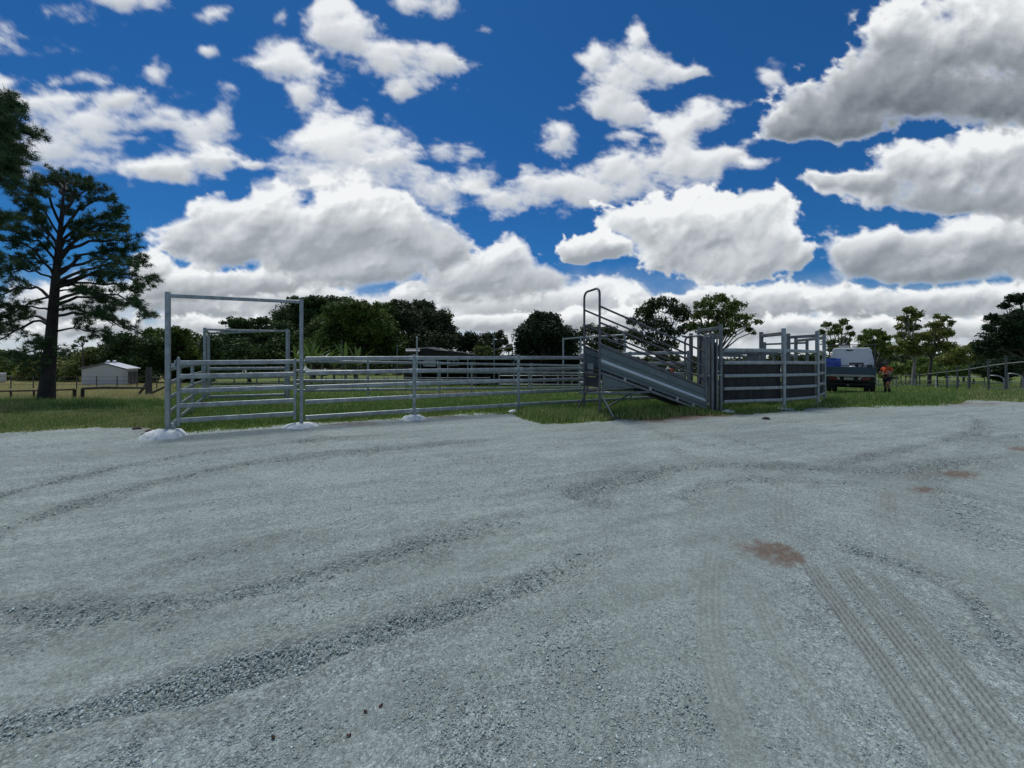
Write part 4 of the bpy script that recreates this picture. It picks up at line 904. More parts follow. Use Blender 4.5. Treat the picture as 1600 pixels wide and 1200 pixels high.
# rear fence of the long pen
rp = [(gx(p_, rear_d(p_)), rear_d(p_)) for p_ in (456, 575, 687, 737, 830, 905)]
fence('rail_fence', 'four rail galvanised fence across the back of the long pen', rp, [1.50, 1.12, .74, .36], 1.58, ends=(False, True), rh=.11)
# right hand tall frame far inside
q = [(gx(880, 20.5), 20.5), (gx(907.5, 19), 19), (gx(976, 17), 17)]
r = thing('yard_gateway', 'thin overhead frame showing just left of the ramp high end', 'gateway', G(*q[0]))
for p_ in q: post(r, *p_, 2.86, .085, dirv=Vector((1, 0, 0)))
for a, b in zip(q[:-1], q[1:]): MB().bar(Vector((*a, 2.80)), Vector((*b, 2.80)), .06, .07).build('crossbar', M['galv'], r)

# ---------------------------------------------------------------- loading ramp
Nn = Vector((2.26, 9.9, 0)); ax = Vector((.948, .317, 0)).normalized(); bx_ = Vector((-ax.y, ax.x, 0)); LEN = 3.47; W = .80; Z = Vector((0, 0, 1))
def RP(s, t, z): return Nn + ax * s + bx_ * t + Z * z
def slope(z0, s): return z0 - 1.168 * s / LEN
zg = TZ(Nn.x, Nn.y)
ramp = thing('loading_ramp', 'long sloping galvanised cattle loading ramp with arched high end', 'loading ramp', Vector((Nn.x, Nn.y, zg)))
def arch(s, z0, z1, rad, name, m, lab):
    rr_ = .17; pts = [RP(s, 0, z0), RP(s, 0, z0 + (z1 - z0) * .5), RP(s, 0, z1 - rr_)]
    pts += [RP(s, rr_ - rr_ * math.cos(t), z1 - rr_ + rr_ * math.sin(t)) for t in (R(22), R(45), R(68), R(90))]
    pts += [RP(s, W - rr_ + rr_ * math.sin(t), z1 - rr_ + rr_ * math.cos(t)) for t in (R(0), R(22), R(45), R(68), R(90))] + [RP(s, W, z0 + (z1 - z0) * .5), RP(s, W, z0)]
    o = MB().tube(pts, rad, 10).build(name, M[m], ramp); o['label'] = lab
arch(0, zg - .03, 3.56, .030, 'end_arch', 'dark_tube', 'tall dark arch at the high end'); arch(LEN, zg - .03, 2.40, .030, 'end_arch', 'galv_dull', 'low galvanised arch at the bottom end')
for t in (0, W):
    for z0 in (3.08, 2.66, 2.31):
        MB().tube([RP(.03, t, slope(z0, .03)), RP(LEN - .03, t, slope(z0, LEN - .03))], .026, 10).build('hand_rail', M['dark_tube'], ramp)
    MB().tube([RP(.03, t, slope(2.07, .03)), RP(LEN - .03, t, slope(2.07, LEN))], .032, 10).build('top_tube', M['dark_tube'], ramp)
    # ribbed side sheet: folded profile swept along the slope
    sgn = -1 if t == 0 else 1
    prof = [(2.045, 0), (1.885, 0), (1.872, .022), (1.842, .022), (1.83, 0), (1.715, 0), (1.640, .0), (1.60, 0), (1.588, .022), (1.56, .022), (1.548, 0), (1.52, 0), (1.50, .03), (1.46, .03)]
    vs = []
    for s_ in (.03, LEN - .03):
        for z_, o_ in prof: vs.append(RP(s_, t + sgn * o_, slope(z_, s_)))
        for z_, o_ in prof[::-1]: vs.append(RP(s_, t + sgn * o_ - sgn * .006, slope(z_, s_)))
    n_ = len(prof) * 2; mb = MB(); mb.loft([vs[:n_], vs[n_:]], False); o = mb.build('side_panel', M['sheet'], ramp)
    rb = MB(); pr_ = [(1.735, .001), (1.690, .036), (1.672, .036), (1.650, .001)]; rb.loft([[RP(s_, t + sgn * o2, slope(z_, s_)) for z_, o2 in pr_] for s_ in (.035, LEN - .035)], False); rb.build('rub_rail', M['rub'], ramp)  # ridge along the sheet, its highlight put into the colour
    if t == 0:
        o['label'] = 'near ribbed side sheet with a row of punched letters'
        # row of punched letters, too worn to read: small raised strokes in seven groups
        lt = MB(); rr = random.Random(8)
        for g_ in range(7):
            s0_ = 1.60 + g_ * .075
            for (du, dv, lu, lv) in [(0, 0, .008, .055)] + [[(.0, .024, .030, .007), (.0, -.024, .030, .007), (.03, 0, .008, .05)], [(.0, .0, .030, .007), (.0, .024, .030, .007)], [(.0, -.024, .030, .007), (.0, .0, .026, .007), (.0, .024, .030, .007)]][g_ % 3]:
                s_ = s0_ + du; c_ = RP(s_ + lu / 2, -.004, slope(1.90 + dv * 1.0, s_)); lt.box(c_, lu, .006, lv, (ax, bx_, Z))
        lt.build('embossed_lettering', M['galv_bright'], o)
    MB().bar(RP(.05, t, slope(1.37, .05)), RP(LEN, t, slope(1.37, LEN)), .05, .06).build('frame_rail', M['galv_dull'], ramp)
    for s_ in (.75, 1.55, 2.45, 3.0):
        MB().box(RP(s_, t - .01 * (1 if t == 0 else -1), slope(1.43, s_)), .05, .05, .10, (ax, bx_, Z)).build('bracket', M['galv_bright'], ramp)
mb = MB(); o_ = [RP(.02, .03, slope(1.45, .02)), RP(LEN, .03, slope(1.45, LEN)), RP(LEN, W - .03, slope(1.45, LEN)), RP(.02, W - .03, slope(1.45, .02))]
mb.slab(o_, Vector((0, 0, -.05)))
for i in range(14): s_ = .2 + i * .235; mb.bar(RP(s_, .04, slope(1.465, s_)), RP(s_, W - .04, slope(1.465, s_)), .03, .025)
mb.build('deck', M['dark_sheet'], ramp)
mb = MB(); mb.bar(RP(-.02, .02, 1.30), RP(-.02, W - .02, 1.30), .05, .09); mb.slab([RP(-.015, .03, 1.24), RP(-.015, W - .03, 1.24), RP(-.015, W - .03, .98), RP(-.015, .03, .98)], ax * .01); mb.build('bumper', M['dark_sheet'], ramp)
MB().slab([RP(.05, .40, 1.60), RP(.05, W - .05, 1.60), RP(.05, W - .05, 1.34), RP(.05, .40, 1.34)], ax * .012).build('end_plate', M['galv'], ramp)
MB().slab([RP(.14, .012, slope(1.35, .14)), RP(1.20, .012, .965), RP(.14, .012, .965)], bx_ * .01).build('skirt_plate', M['sheet'], ramp)
MB().bar(RP(.08, .0, .955), RP(1.22, .0, .955), .035, .03).build('skirt_rail', M['galv_dull'], ramp)
for t in (0, W): MB().bar(RP(.06, t, .83), RP(1.60, t, .83), .05, .055).build('tie_bar', M['galv_dull'], ramp)
for t in (0, W): MB().bar(RP(.10, t, 1.36), RP(.10, t, .78), .05).build('leg_sleeve', M['galv_dull'], ramp)
for t, s_ in ((0, -1), (W, 1)):
    f0 = RP(.06, t, .78); fx = RP(.06, t, 0) + (ax * .24 - bx_ * .17 if t == 0 else -ax * .24 + bx_ * .15); ft = Vector((fx.x, fx.y, TZ(fx.x, fx.y) + .03))
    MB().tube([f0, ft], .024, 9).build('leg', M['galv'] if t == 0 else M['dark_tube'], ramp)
    dv = (ft - RP(0, t, 0)); dv.z = 0; c_ = RP(0, t, TZ(*RP(0, t, 0).xy) + .025); MB().bar(c_ - dv.normalized() * .08, Vector((ft.x, ft.y, c_.z)) + dv.normalized() * .14, .05, .04).build('foot_bar', M['dark_tube'], ramp)
MB().bar(RP(.5, W - .1, .30), RP(1.70, W - .1, .84), .035).build('brace', M['dark_tube'], ramp)

# ---------------------------------------------------------------- race gate portal beside the ramp foot
def portal(p, q, top, label, group=None, w=.09, bars=(.05,), m='galv_dull', name='yard_gateway'):
    r = thing(name, label, 'gateway', G(*p), group); dv = Vector((q[0] - p[0], q[1] - p[1], 0)).normalized()
    post(r, *p, top, w, m, dirv=dv); post(r, *q, top, w, m, dirv=dv)
    for z in bars: MB().bar(Vector((*p, top - z)) + dv * w * .5, Vector((*q, top - z)) - dv * w * .5, .07, .10).build('crossbar', M[m], r)
    return r
PG0 = (6.06, 11.15); PG1 = (5.96, 12.25)
r = portal(PG0, PG1, 2.72, 'tall narrow slide gate frame between ramp foot and black sheeted pen', bars=(.10, .36), w=.085)
footing(r, 6.22, 11.05, .16, .05, 3, 'concrete')
r = thing('slide_gate', 'sheeted slide gate hanging in the narrow frame at the ramp foot', 'gate', G(*PG0)); y0, y1 = PG0[1] + .06, PG1[1] - .06
for y_ in (y0 + .08, y0 + .24, y0 + .62, y1 - .05): MB().bar(Vector((5.93 + .0, y_, .26)), Vector((5.93, y_, 2.48)), .05, .07, up=(0, 1, 0)).build('stile', M['galv_dull'], r)
MB().slab([Vector((5.96, y0 + .28, .30)), Vector((5.96, y1 - .08, .30)), Vector((5.96, y1 - .08, 2.35)), Vector((5.96, y0 + .28, 2.35))], Vector((-.012, 0, 0))).build('sheet', M['galv_dull'], r)
for z in (.34, 1.2, 2.44): MB().bar(Vector((5.93, y0 + .1, z)), Vector((5.93, y1 - .06, z)), .045, .06).build('rail', M['galv_dull'], r)
for x_, w_ in ((5.755, .06), (5.885, .04)): MB().bar(Vector((x_, 11.02, .22)), Vector((x_, 11.02, 2.46)), w_, .03, up=(0, 1, 0)).build('guide_channel', M['galv_dull'], r)
MB().slab([Vector((5.72, 11.07, .25)), Vector((5.93, 11.07, .25)), Vector((5.93, 11.07, 2.2)), Vector((5.72, 11.07, 2.2))], Vector((0, .015, 0))).build('back_plate', M['dark_sheet'], r)  # dark plate that makes the gap between the channels dark
k = MB(); k.bar(Vector((5.86, 11.0, 1.26)), Vector((6.03, 11.05, 1.26)), .02, .025); k.build('latch', M['galv_bright'], r)
r = thing('gate_post', 'single square post standing behind the low ramp arch', 'post', G(5.85, 12.55)); post(r, 5.85, 12.55, 2.55, .10, 'galv_dull', dirv=Vector((1, 0, 0)), name='column'); MB().bar(Vector((5.85, 12.55, 2.42)), Vector((5.3, 11.9, 2.42)), .06).build('arm', M['galv_dull'], r)

# ---------------------------------------------------------------- black sheeted forcing pen
Q0 = (6.10, 11.12); Q1 = (gx(1224.4, 11.7), 11.7); Q2 = (gx(1277, 12.75), 12.75); Q3 = (gx(1287.8, 14.1), 14.1)
QH = [1.78, 1.41, 1.03, .655, .28]
r = thing('pen_fence', 'curved galvanised pen fence lined with black rubber sheets', 'fence', G(*Q0))
for i, (p_, tp) in enumerate(((Q1, 2.64), (Q2, 2.64), (Q3, 2.62))):
    dv = Vector((1, .25 + .3 * i, 0)).normalized(); post(r, *p_, tp, .10, 'galv', dirv=dv)
for a, b, k_ in ((Q0, Q1, 0), (Q1, Q2, 1), (Q2, Q3, 2)):
    rail_run(r, a, b, [.2 + h for h in QH], [.2 + h - (.02 if k_ else 0) for h in QH], .05, .105, 'galv', gap=.045)
    dv = Vector((b[0] - a[0], b[1] - a[1], 0)).normalized(); nv = Vector((-dv.y, dv.x, 0)); pa = Vector((*a, 0)) + dv * .06 + nv * .05; pb = Vector((*b, 0)) - dv * .06 + nv * .05
    n_ = 10; V = []; F = []
    zs_ = [1.60, 1.25, .9, .6, .47]
    vs = [pa.lerp(pb, i / n_) + nv * .012 * math.sin(i * 2.1 + j) + Z * zz for j, zz in enumerate(zs_) for i in range(n_ + 1)]
    fs = [(j * (n_ + 1) + i, j * (n_ + 1) + i + 1, (j + 1) * (n_ + 1) + i + 1, (j + 1) * (n_ + 1) + i) for j in range(4) for i in range(n_)]
    mb = MB(); mb._add(vs + [v + nv * .012 for v in vs], fs + [tuple(q_ + len(vs) for q_ in f[::-1]) for f in fs], True); mb.build('rubber_sheet', M['rubber'], r)
footing(r, Q1[0], Q1[1] - .03, .30, .03, 21, 'concrete'); footing(r, Q2[0] + .02, Q2[1], .20, .03, 22, 'concrete'); footing(r, Q3[0], Q3[1], .24, .03, 23, 'concrete'); footing(r, Q2[0] - .6, Q2[1] + .3, .25, .03, 24, 'concrete')
# overhead frames over the race behind
PG = 'overhead frames above the race behind the black sheeted pen'
S1 = (gx(1189.5, 12.95), 12.95); S2 = (gx(1231.8, 13.7), 13.7); S3 = (gx(1243.5, 16.3), 16.3); S4 = (gx(1261, 18.6), 18.6); S5 = (gx(1195, 20.4), 20.4)
def top_beam(p, q, zt_, label):
    r = thing('yard_gateway', label, 'gateway', G(*q), PG); dv = Vector((q[0] - p[0], q[1] - p[1], 0)).normalized(); post(r, *q, zt_, .105, 'galv_dull', dirv=dv)
    MB().bar(Vector((*p, zt_ - .12)) + dv * .055, Vector((*q, zt_ - .12)) - dv * .055, .09, .11).build('crossbar', M['galv_dull'], r); return r
top_beam(Q1, S1, 2.62, 'nearest overhead frame joined to the tall pen post')
top_beam(Q2, S2, 2.62, 'overhead frame joined to the second tall pen post')
top_beam(Q3, S3, 2.62, 'overhead frame reaching back from the corner pen post by the truck')
portal(S4, S5, 2.62, 'farthest low looking overhead frame showing through the others', PG, .105, (.10,))
portal((gx(1172, 21), 21), (gx(1209, 22), 22), 2.30, 'small frame top peeping over the rails left of the nearest overhead frame', PG, .10, (.10,))
# inner race line: sheeted fence behind the pen and the fence behind the ramp
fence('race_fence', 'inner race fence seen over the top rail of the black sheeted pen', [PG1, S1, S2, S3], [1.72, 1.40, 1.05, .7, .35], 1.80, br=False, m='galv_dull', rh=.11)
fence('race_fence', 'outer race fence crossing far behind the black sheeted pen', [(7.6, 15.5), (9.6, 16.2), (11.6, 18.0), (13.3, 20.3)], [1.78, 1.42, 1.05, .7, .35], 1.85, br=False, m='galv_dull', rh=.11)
r = thing('slide_gate', 'sheeted gate leaf leaning inside the race behind the second tall post', 'gate', G(9.0, 14.3)); MB().slab([Vector((8.7, 14.2, .3)), Vector((9.5, 14.5, .3)), Vector((9.5, 14.5, 1.9)), Vector((8.7, 14.2, 1.9))], Vector((-.01, .02, 0))).build('sheet', M['galv_dull'], r)
for z in (.34, 1.1, 1.93): MB().bar(Vector((8.68, 14.16, z)), Vector((9.52, 14.46, z)), .05, .06).build('rail', M['galv_dull'], r)
fence('rail_fence', 'galvanised fence seen through the ramp hand rails', [(gx(905, 14.6), 14.6), (gx(985, 13.7), 13.7), (gx(1075, 13.0), 13.0)], [1.74, 1.38, 1.02, .66, .3], 1.80, m='galv', br=False, ends=(False, True), rh=.115)
r = thing('marker_drum', 'small orange red drum glimpsed between the ramp rails', 'drum', G(gx(1050, 15.2), 15.2, .95))
k = MB(); c_ = G(gx(1050, 15.2), 15.2, .95); k.tube([c_, c_ + Z * .04, c_ + Z * .24, c_ + Z * .27], [.05, .055, .055, .04], 14); k.build('body', M['orange_plastic'], r); MB().tube([c_ + Z * .272, c_ + Z * .30], .025, 10).build('cap', M['black'], r)
r = thing('stump', 'short post carrying the orange drum behind the ramp', 'post', G(gx(1050, 15.2), 15.2)); MB().bar(G(gx(1050, 15.2), 15.2, -.2), G(gx(1050, 15.2), 15.2, .945), .16).build('column', M['galv_dull'], r)

# ---------------------------------------------------------------- old pipe yards, poles and sheds beyond
def pipe_fence(label, pts, hs, top, m='galv_dull', n=4, rad=.035):
    P = [Vector((gx(a, d), d, 0)) for a, d in pts]; r = thing('pipe_fence', label, 'fence', G(*P[0].xy), 'old pipe yards beyond the pen')
    Q = []
    for a, b in zip(P[:-1], P[1:]): Q += [a.lerp(b, i / n) for i in range(n)]
    Q.append(P[-1])
    for p_ in Q: MB().tube([G(p_.x, p_.y, -.2), G(p_.x, p_.y, top)], .05, 8).build('post', M[m], r)
    for h in hs:
        MB().tube([G(p_.x, p_.y, h) for p_ in Q], rad, 7).build('rail', M[m], r)
pipe_fence('old two rail pipe fence beyond the left half of the long pen', [(478, 34), (606, 33)], [.86, .45], .95)
pipe_fence('old pipe fence in front of the open farm shed', [(600, 31), (700, 32.5), (765, 31)], [.88, .45], .98, n=3)
pipe_fence('bright old pipe yard before the dark dome tree', [(780, 29), (850, 28), (915, 28)], [1.05, .72, .4], 1.25, 'galv', n=3)
pipe_fence('old pipe fence crossing behind the smaller inner frame', [(330, 30), (470, 31)], [.9, .5], 1.0, n=4)
def pole(label, px_, py_, d, rad, m='galv'):
    b = G(gx(px_, d), d); r = thing('steel_pole', label, 'pole', b, 'thin poles beyond the pen'); t = at(px_, py_, d)
    MB().tube([b - Z * .2, Vector((b.x, b.y, t.z))], [rad, rad * .9], 8).build('shaft', M[m], r); MB().ball(Vector((b.x, b.y, t.z)), rad * 1.15, n=8, m=5).build('cap', M[m], r)
    return r
pole('thickest bright pole rising right behind the first fence post', 651.5, 528, 27, .062, 'galv_bright'); pole('tall thin grey pole left of the dark dome tree', 772, 523, 33, .055, 'galv_dull'); pole('short thin pole left of the bright pole', 620.5, 541, 33, .045, 'galv_dull'); pole('thin pale stake among the banana plants', 534, 532, 33, .03, 'galv_dull')

def shed_open(label, xl, xr, d, eave_l, ridge, eave_r, depth, roofm, seed):
    """open farm shed: roof given by photo points along the front edge"""
    r = thing('farm_shed', label, 'shed', G(gx(xl, d), d)); pts = [at(*eave_l, d), at(*ridge, d), at(*eave_r, d)]
    mb = MB()
    for a, b in zip(pts[:-1], pts[1:]): mb.slab([a, b, b + Vector((0, depth, 0)), a + Vector((0, depth, 0))], Vector((0, 0, .09)))
    mb.build('roof', M[roofm], r)
    gy = d + depth - .2; zb_ = TZ(0, d); mb = MB(); mb.slab([Vector((gx(xl, d), gy, zb_ - .2)), Vector((gx(xr, d), gy, zb_ - .2)), Vector((gx(xr, d), gy, pts[2].z - .03)), Vector((pts[1].x, gy, pts[1].z - .03)), Vector((gx(xl, d), gy, pts[0].z - .03))], Vector((0, .06, 0))); mb.build('rear_wall', M['dark_timber'], r)
    for xx in (xl, xr):
        z_ = pts[0].z if xx == xl else pts[2].z; mb = MB(); x_ = gx(xx, d); mb.slab([Vector((x_, d + .3, zb_ - .2)), Vector((x_, gy, zb_ - .2)), Vector((x_, gy, z_ - .04)), Vector((x_, d + .3, z_ - .04))], Vector((.05 if xx == xl else -.05, 0, 0))); mb.build('end_wall', M['dark_timber'], r)
    return r, zb_
r, zb_ = shed_open('low open farm shed with pale roof edge behind the first fence post', 652, 736, 42, (652, 545), (676, 543.5), (736, 553), 7, 'old_roof', 1)
MB().slab([at(652, 546, 41.95), at(676, 544.5, 41.95), at(736, 553.6, 41.95), at(736, 558.5, 41.95), at(652, 558.5, 41.95)][::-1], Vector((0, .06, 0))).build('fascia', M['dark_timber'], r)  # added dark slab darkening the open front between roof and post tops
for px_ in (657, 684, 699.5, 731): 
    x_ = gx(px_, 41.9); z_ = at(0, 558.5, 41.9).z; MB().bar(Vector((x_, 41.9, zb_ - .2)), Vector((x_, 41.9, z_)), .12).build('post', M['galv_bright'], r)
mb = MB(); x0_, x1_ = gx(661, 41.95), gx(681, 41.95); mb.slab([Vector((x0_, 41.95, .95)), Vector((x1_, 41.95, .95)), Vector((x1_, 41.95, 1.72)), Vector((x0_, 41.95, 1.72))], Vector((0, .05, 0))); mb.build('wall_panel', M['shed_wall'], r)
mb = MB(); x0_, x1_ = gx(702, 41.95), gx(716, 41.95)
for z_ in (1.05, 1.65): mb.bar(Vector((x0_, 41.95, z_)), Vector((x1_, 41.95, z_)), .06)
for x_ in (x0_, (x0_ + x1_) / 2, x1_): mb.bar(Vector((x_, 41.95, 1.0)), Vector((x_, 41.95, 1.7)), .06)
mb.build('rail_frame', M['galv_bright'], r)
MB().slab([at(683, 547.5, 41.5), at(668, 544, 41.5), at(686, 544, 41.5), at(700, 548.5, 41.5)][::-1], Vector((0, 1.2, .05))).build('skylight', M['old_roof'], r)
r = thing('farm_shed', 'old small shed roof left of the bright pole', 'shed', G(gx(636, 40), 40)); mb = MB(); z_ = at(0, 549, 40).z
for py_ in (545.5, 549): mb.bar(at(634, py_, 40), at(656, py_, 40), .10, .11)
mb.build('gutter', M['galv'], r); mb = MB(); mb.slab([at(634, 548, 40.2), at(656, 548, 40.2), at(656, 546, 43), at(634, 546, 43)], Vector((0, 0, -.08))); mb.build('roof', M['old_roof'], r)
mb = MB(); mb.box(Vector((gx(645, 41.5), 41.5, (z_ + TZ(0, 41)) / 2 - .1)), 1.3, 2.4, z_ - TZ(0, 41) - .1); mb.build('wall', M['dark_timber'], r)
r, zb_ = shed_open('long dark open shed behind the dark dome tree and fence', 742, 912, 40, (742, 557.5), (800, 556), (912, 557), 6, 'trim_dark', 2)
for px_ in (760, 800, 845, 880): x_ = gx(px_, 39.9); MB().bar(Vector((x_, 39.9, zb_ - .2)), Vector((x_, 39.9, 1.95)), .12).build('post', M['dark_timber'], r)
MB().bar(at(800, 570, 39.8), at(808, 559.5, 39.8), .07).build('brace', M['galv'], r)
r = thing('farm_shed', 'skillion roofed shed edge sloping up left of the dark dome tree', 'shed', G(gx(774, 47), 47)); a_, b_ = at(773, 546.5, 47), at(801, 541.5, 47)
MB().slab([a_, b_, b_ + Vector((0, 5, 0)), a_ + Vector((0, 5, 0))], Vector((0, 0, .10))).build('roof', M['old_roof'], r)
g_ = TZ(0, 47)
for p_ in (a_, b_): MB().bar(Vector((p_.x, 47.3, g_ - .1)), Vector((p_.x, 47.3, p_.z - .01)), .14).build('post', M['dark_timber'], r)

# ---------------------------------------------------------------- pale shed on the left
ds_ = 40.0; zg_ = at(0, 600.5, ds_).z; xa, xb = gx(127.5, ds_), gx(196.5, ds_); xm = gx(164.5, ds_); ze = at(0, 577, ds_).z; zr = at(0, 568.6, ds_).z
# the gable faces the yard; the long side turns away to the right
gv = Vector((xb - xa, 0, 0)); side = Vector((-.355, .935, 0)).normalized(); SL = 13.0
u_end = 215.5; 
SLv = None
for q_ in np.linspace(2, 40, 400):
    e = Vector((xb, ds_, 0)) + Vector((-.52, .854, 0)) * q_
    if 800 + FPX * e.x / e.y >= u_end: SLv = q_; break
SLv = SLv or 12.0; sv = Vector((-.52, .854, 0)) * SLv
r = thing('pale_shed', 'pale grey gabled steel shed standing in the left field', 'shed', Vector((xa, ds_, zg_)))
A0 = Vector((xa, ds_, zg_ - .3)); B0 = Vector((xb, ds_, zg_ - .3)); A1 = Vector((xa, ds_, ze)); B1 = Vector((xb, ds_, ze)); T1 = Vector((xm, ds_, zr))
mb = MB(); mb._add([A0, B0, B1, T1, A1], [(0, 1, 2, 3, 4)]); mb._add([p_ + sv for p_ in (A0, B0, B1, T1, A1)], [(4, 3, 2, 1, 0)]); mb._add([A0, A1, A1 + sv, A0 + sv], [(3, 2, 1, 0)]); mb._add([B0, B1, B1 + sv, B0 + sv], [(0, 3, 2, 1)]); mb.build('wall', M['shed_wall'], r)
mb = MB(); ov = -Vector((0, .12, 0))
mb.slab([T1 + ov + Z * .02, B1 + ov + Vector((.22, 0, -.03)), B1 + sv + Vector((.22, .1, -.03)), T1 + sv + Z * .02], Vector((0, 0, .10))); mb.slab([A1 + ov + Vector((-.22, 0, -.03)), T1 + ov + Z * .02, T1 + sv + Z * .02, A1 + sv + Vector((-.22, .1, -.03))], Vector((0, 0, .10))); mb.build('roof', M['shed_roof'], r)
mb = MB(); mb.bar(A1 + Vector((-.2, -.14, .0)), T1 + Vector((0, -.14, .05)), .03, .10); mb.bar(T1 + Vector((0, -.14, .05)), B1 + Vector((.2, -.14, .0)), .03, .10); mb.build('barge_board', M['trim_dark'], r)
for t in (.10, .55): c_ = T1 + sv * t + Vector((.15, 0, .06)); k = MB(); k.tube([c_, c_ + Z * .14], .12, 10); k.ball(c_ + Z * .20, .17, .17, .11, 10, 6); k.build('roof_vent', M['shed_roof'], r)
nv = Vector((sv.y, -sv.x, 0)).normalized()
for t0, t1 in ((.04, .30), (.36, .62), (.68, .94)):
    mb = MB(); a_, b_ = B0 + sv * t0 + nv * .03, B0 + sv * t1 + nv * .03; mb.slab([a_, b_, Vector((b_.x, b_.y, ze - .28)), Vector((a_.x, a_.y, ze - .28))], nv * .03); mb.build('roller_door', M['shed_door'], r)
mb = MB(); xd = gx(192, ds_); mb.slab([Vector((xd, ds_ - .03, zg_)), Vector((xd + .55, ds_ - .03, zg_)), Vector((xd + .55, ds_ - .03, zg_ + 1.35)), Vector((xd, ds_ - .03, zg_ + 1.35))], Vector((0, -.03, 0))); mb.build('door', M['concrete_grey'], r)
for q_ in range(2): pass

# ---------------------------------------------------------------- timber and wire fences of the left field
ps = Vector((gx(232.5, 16), 16, 0)); r = thing('strainer_post', 'thick grey weathered timber strainer post with two braces', 'post', G(*ps.xy))
mb = MB(); b_ = G(*ps.xy); mb.tube([b_ - Z * .3, b_ + Z * .3, b_ + Z * 1.2, b_ + Z * 1.30], [.115, .11, .10, .085], 10); mb.build('column', M['grey_timber'], r)
for a_, dx in (((211, 624), -1), ((262, 604), 1)):
    k = MB()
    if dx < 0: k.tube([at(211, 624, 16.2), b_ + Vector((-.08, 0, .62))], [.055, .05], 8)
    else: k.tube([b_ + Vector((.06, -.05, .18)), at(263, 602, 15.6)], [.055, .045], 8)
    k.build('brace', M['grey_timber'], r)
r = thing('log_barrier', 'low dark log rail on short posts across the left field', 'fence', G(gx(129, 14.3), 14.3))
lr = [(-160, 613, 14.8), (0, 611.3, 14.5), (60, 610.2, 14.4), (116, 608.5, 14.3), (128, 607.0, 14.28)]; MB().tube([at(a, b, c) for a, b, c in lr[:4]], .03, 8).build('rail', M['log'], r)
MB().tube([at(129, 607, 14.28), at(160, 605.5, 14.8), at(196, 605.8, 15.2), at(228, 606, 15.7)], [.05, .055, .05, .04], 9).build('rail', M['grey_timber'], r)
for a in (-60, 17, 53, 116.5, 129): p_ = at(a, 609, 14.3); k = MB(); k.tube([G(p_.x, 14.3, -.2), Vector((p_.x, 14.3, at(0, np.interp(a, [-160, 0, 60, 116, 128], [613, 611.3, 610.2, 608.5, 607]), 14.3).z))], .05 if a > 100 else .028, 8); k.build('post', M['log'], r)
MB().tube([at(232, 590.5, 16), at(262, 590, 16.4)], .03, 7).build('rail', M['grey_timber'], r)
r = thing('wire_fence', 'thin wire fence with steel pickets in front of the pale shed', 'fence', G(gx(-100, 26), 26))
pk = [-100, -40, 17, 52, 86, 120, 151, 183, 214, 245]
for a in pk: p_ = Vector((gx(a, 26), 26, 0)); MB().bar(G(p_.x, 26, -.1), G(p_.x, 26, 1.0), .05, .05).build('picket', M['wire'], r)
for h in (.95, .7, .45): MB().tube([G(gx(a, 26), 26, h + .0) for a in pk], .011, 5).build('wire', M['wire'], r)
r = thing('road_sign', 'small white box standing at the far left field edge', 'box', G(gx(-2, 55), 55)); k = MB(); k.box(G(gx(-2, 55), 55, .75), 1.2, .8, 1.3, bev=.05); k.build('body', M['shed_roof'], r); MB().bar(G(gx(-2, 55), 55, -.1), G(gx(-2, 55), 55, .12), .9).build('base', M['concrete_grey'], r)

# ---------------------------------------------------------------- cable fence and tube panels on the right
cf = [(28.4, 22.0), (30.2, 24.4), (32.3, 27.2), (34.0, 29.4), (35.6, 31.5), (37.3, 33.8), (38.8, 35.8), (40.6, 38.2), (42.2, 40.4), (43.8, 42.5), (45.4, 44.6), (47.0, 46.8), (48.6, 49)]
def cf_pt(px_, d): return (gx(px_, d), d)
cf = [cf_pt(a, d) for a, d in [(1572, 21.8), (1544.5, 24.0), (1514.5, 27.2), (1496, 29.6), (1479.5, 32.2), (1464.5, 34.8), (1450, 37.5), (1437, 40.2), (1432, 42), (1422, 44.5), (1415, 47), (1408, 49.5), (1401, 52), (1395, 54)]]
r = thing('cable_fence', 'long steel post fence with one top pipe receding on the right', 'fence', G(*cf[0]))
ctop = [559, 564, 570, 571.5, 577.5, 580.5, 582.5, 584, 584.5, 585, 585.5, 586, 586.5, 587]; cpip = [568, 571.7, 576.7, 579, 581, 582.5, 584, 585.2, 585.8, 586.3, 586.8, 587.2, 587.6, 588]
for i, (x_, y_) in enumerate(cf): MB().bar(G(x_, y_, -.3), Vector((x_, y_, at(0, ctop[i], y_).z)), .09, up=(1, 0, 0)).build('post', M['fence_grey'], r)
ext = [(gx(1625, 19.6), 19.6)] + cf
MB().tube([Vector((x_, y_, at(0, ([563] + cpip)[i], y_).z)) for i, (x_, y_) in enumerate(ext)], .028, 7).build('top_pipe', M['galv'], r)
def panel(label, p, q, h, mids, cr_=.35):
    r = thing('tube_panel', label, 'panel', G(*p), 'round cornered tube panels behind the cable fence'); p3, q3 = Vector((*p, 0)), Vector((*q, 0)); d_ = (q3 - p3).normalized(); L_ = (q3 - p3).length; zb_ = TZ(*p)
    pts = [p3 + Z * (zb_ - .05), p3 + Z * (zb_ + h - .03), p3 + d_ * .03 + Z * (zb_ + h)]
    pts += [q3 - d_ * (cr_ - cr_ * math.sin(t)) + Z * (zb_ + h - cr_ + cr_ * math.cos(t)) for t in (0, R(30), R(60), R(90))] + [q3 + Z * (zb_ - .05)]
    MB().tube(pts, .038, 8).build('frame', M['galv'], r)
    for m_ in mids: MB().tube([p3 + d_ * .03 + Z * (zb_ + m_), q3 - d_ * .03 + Z * (zb_ + m_)], .028, 7).build('rail', M['galv'], r)
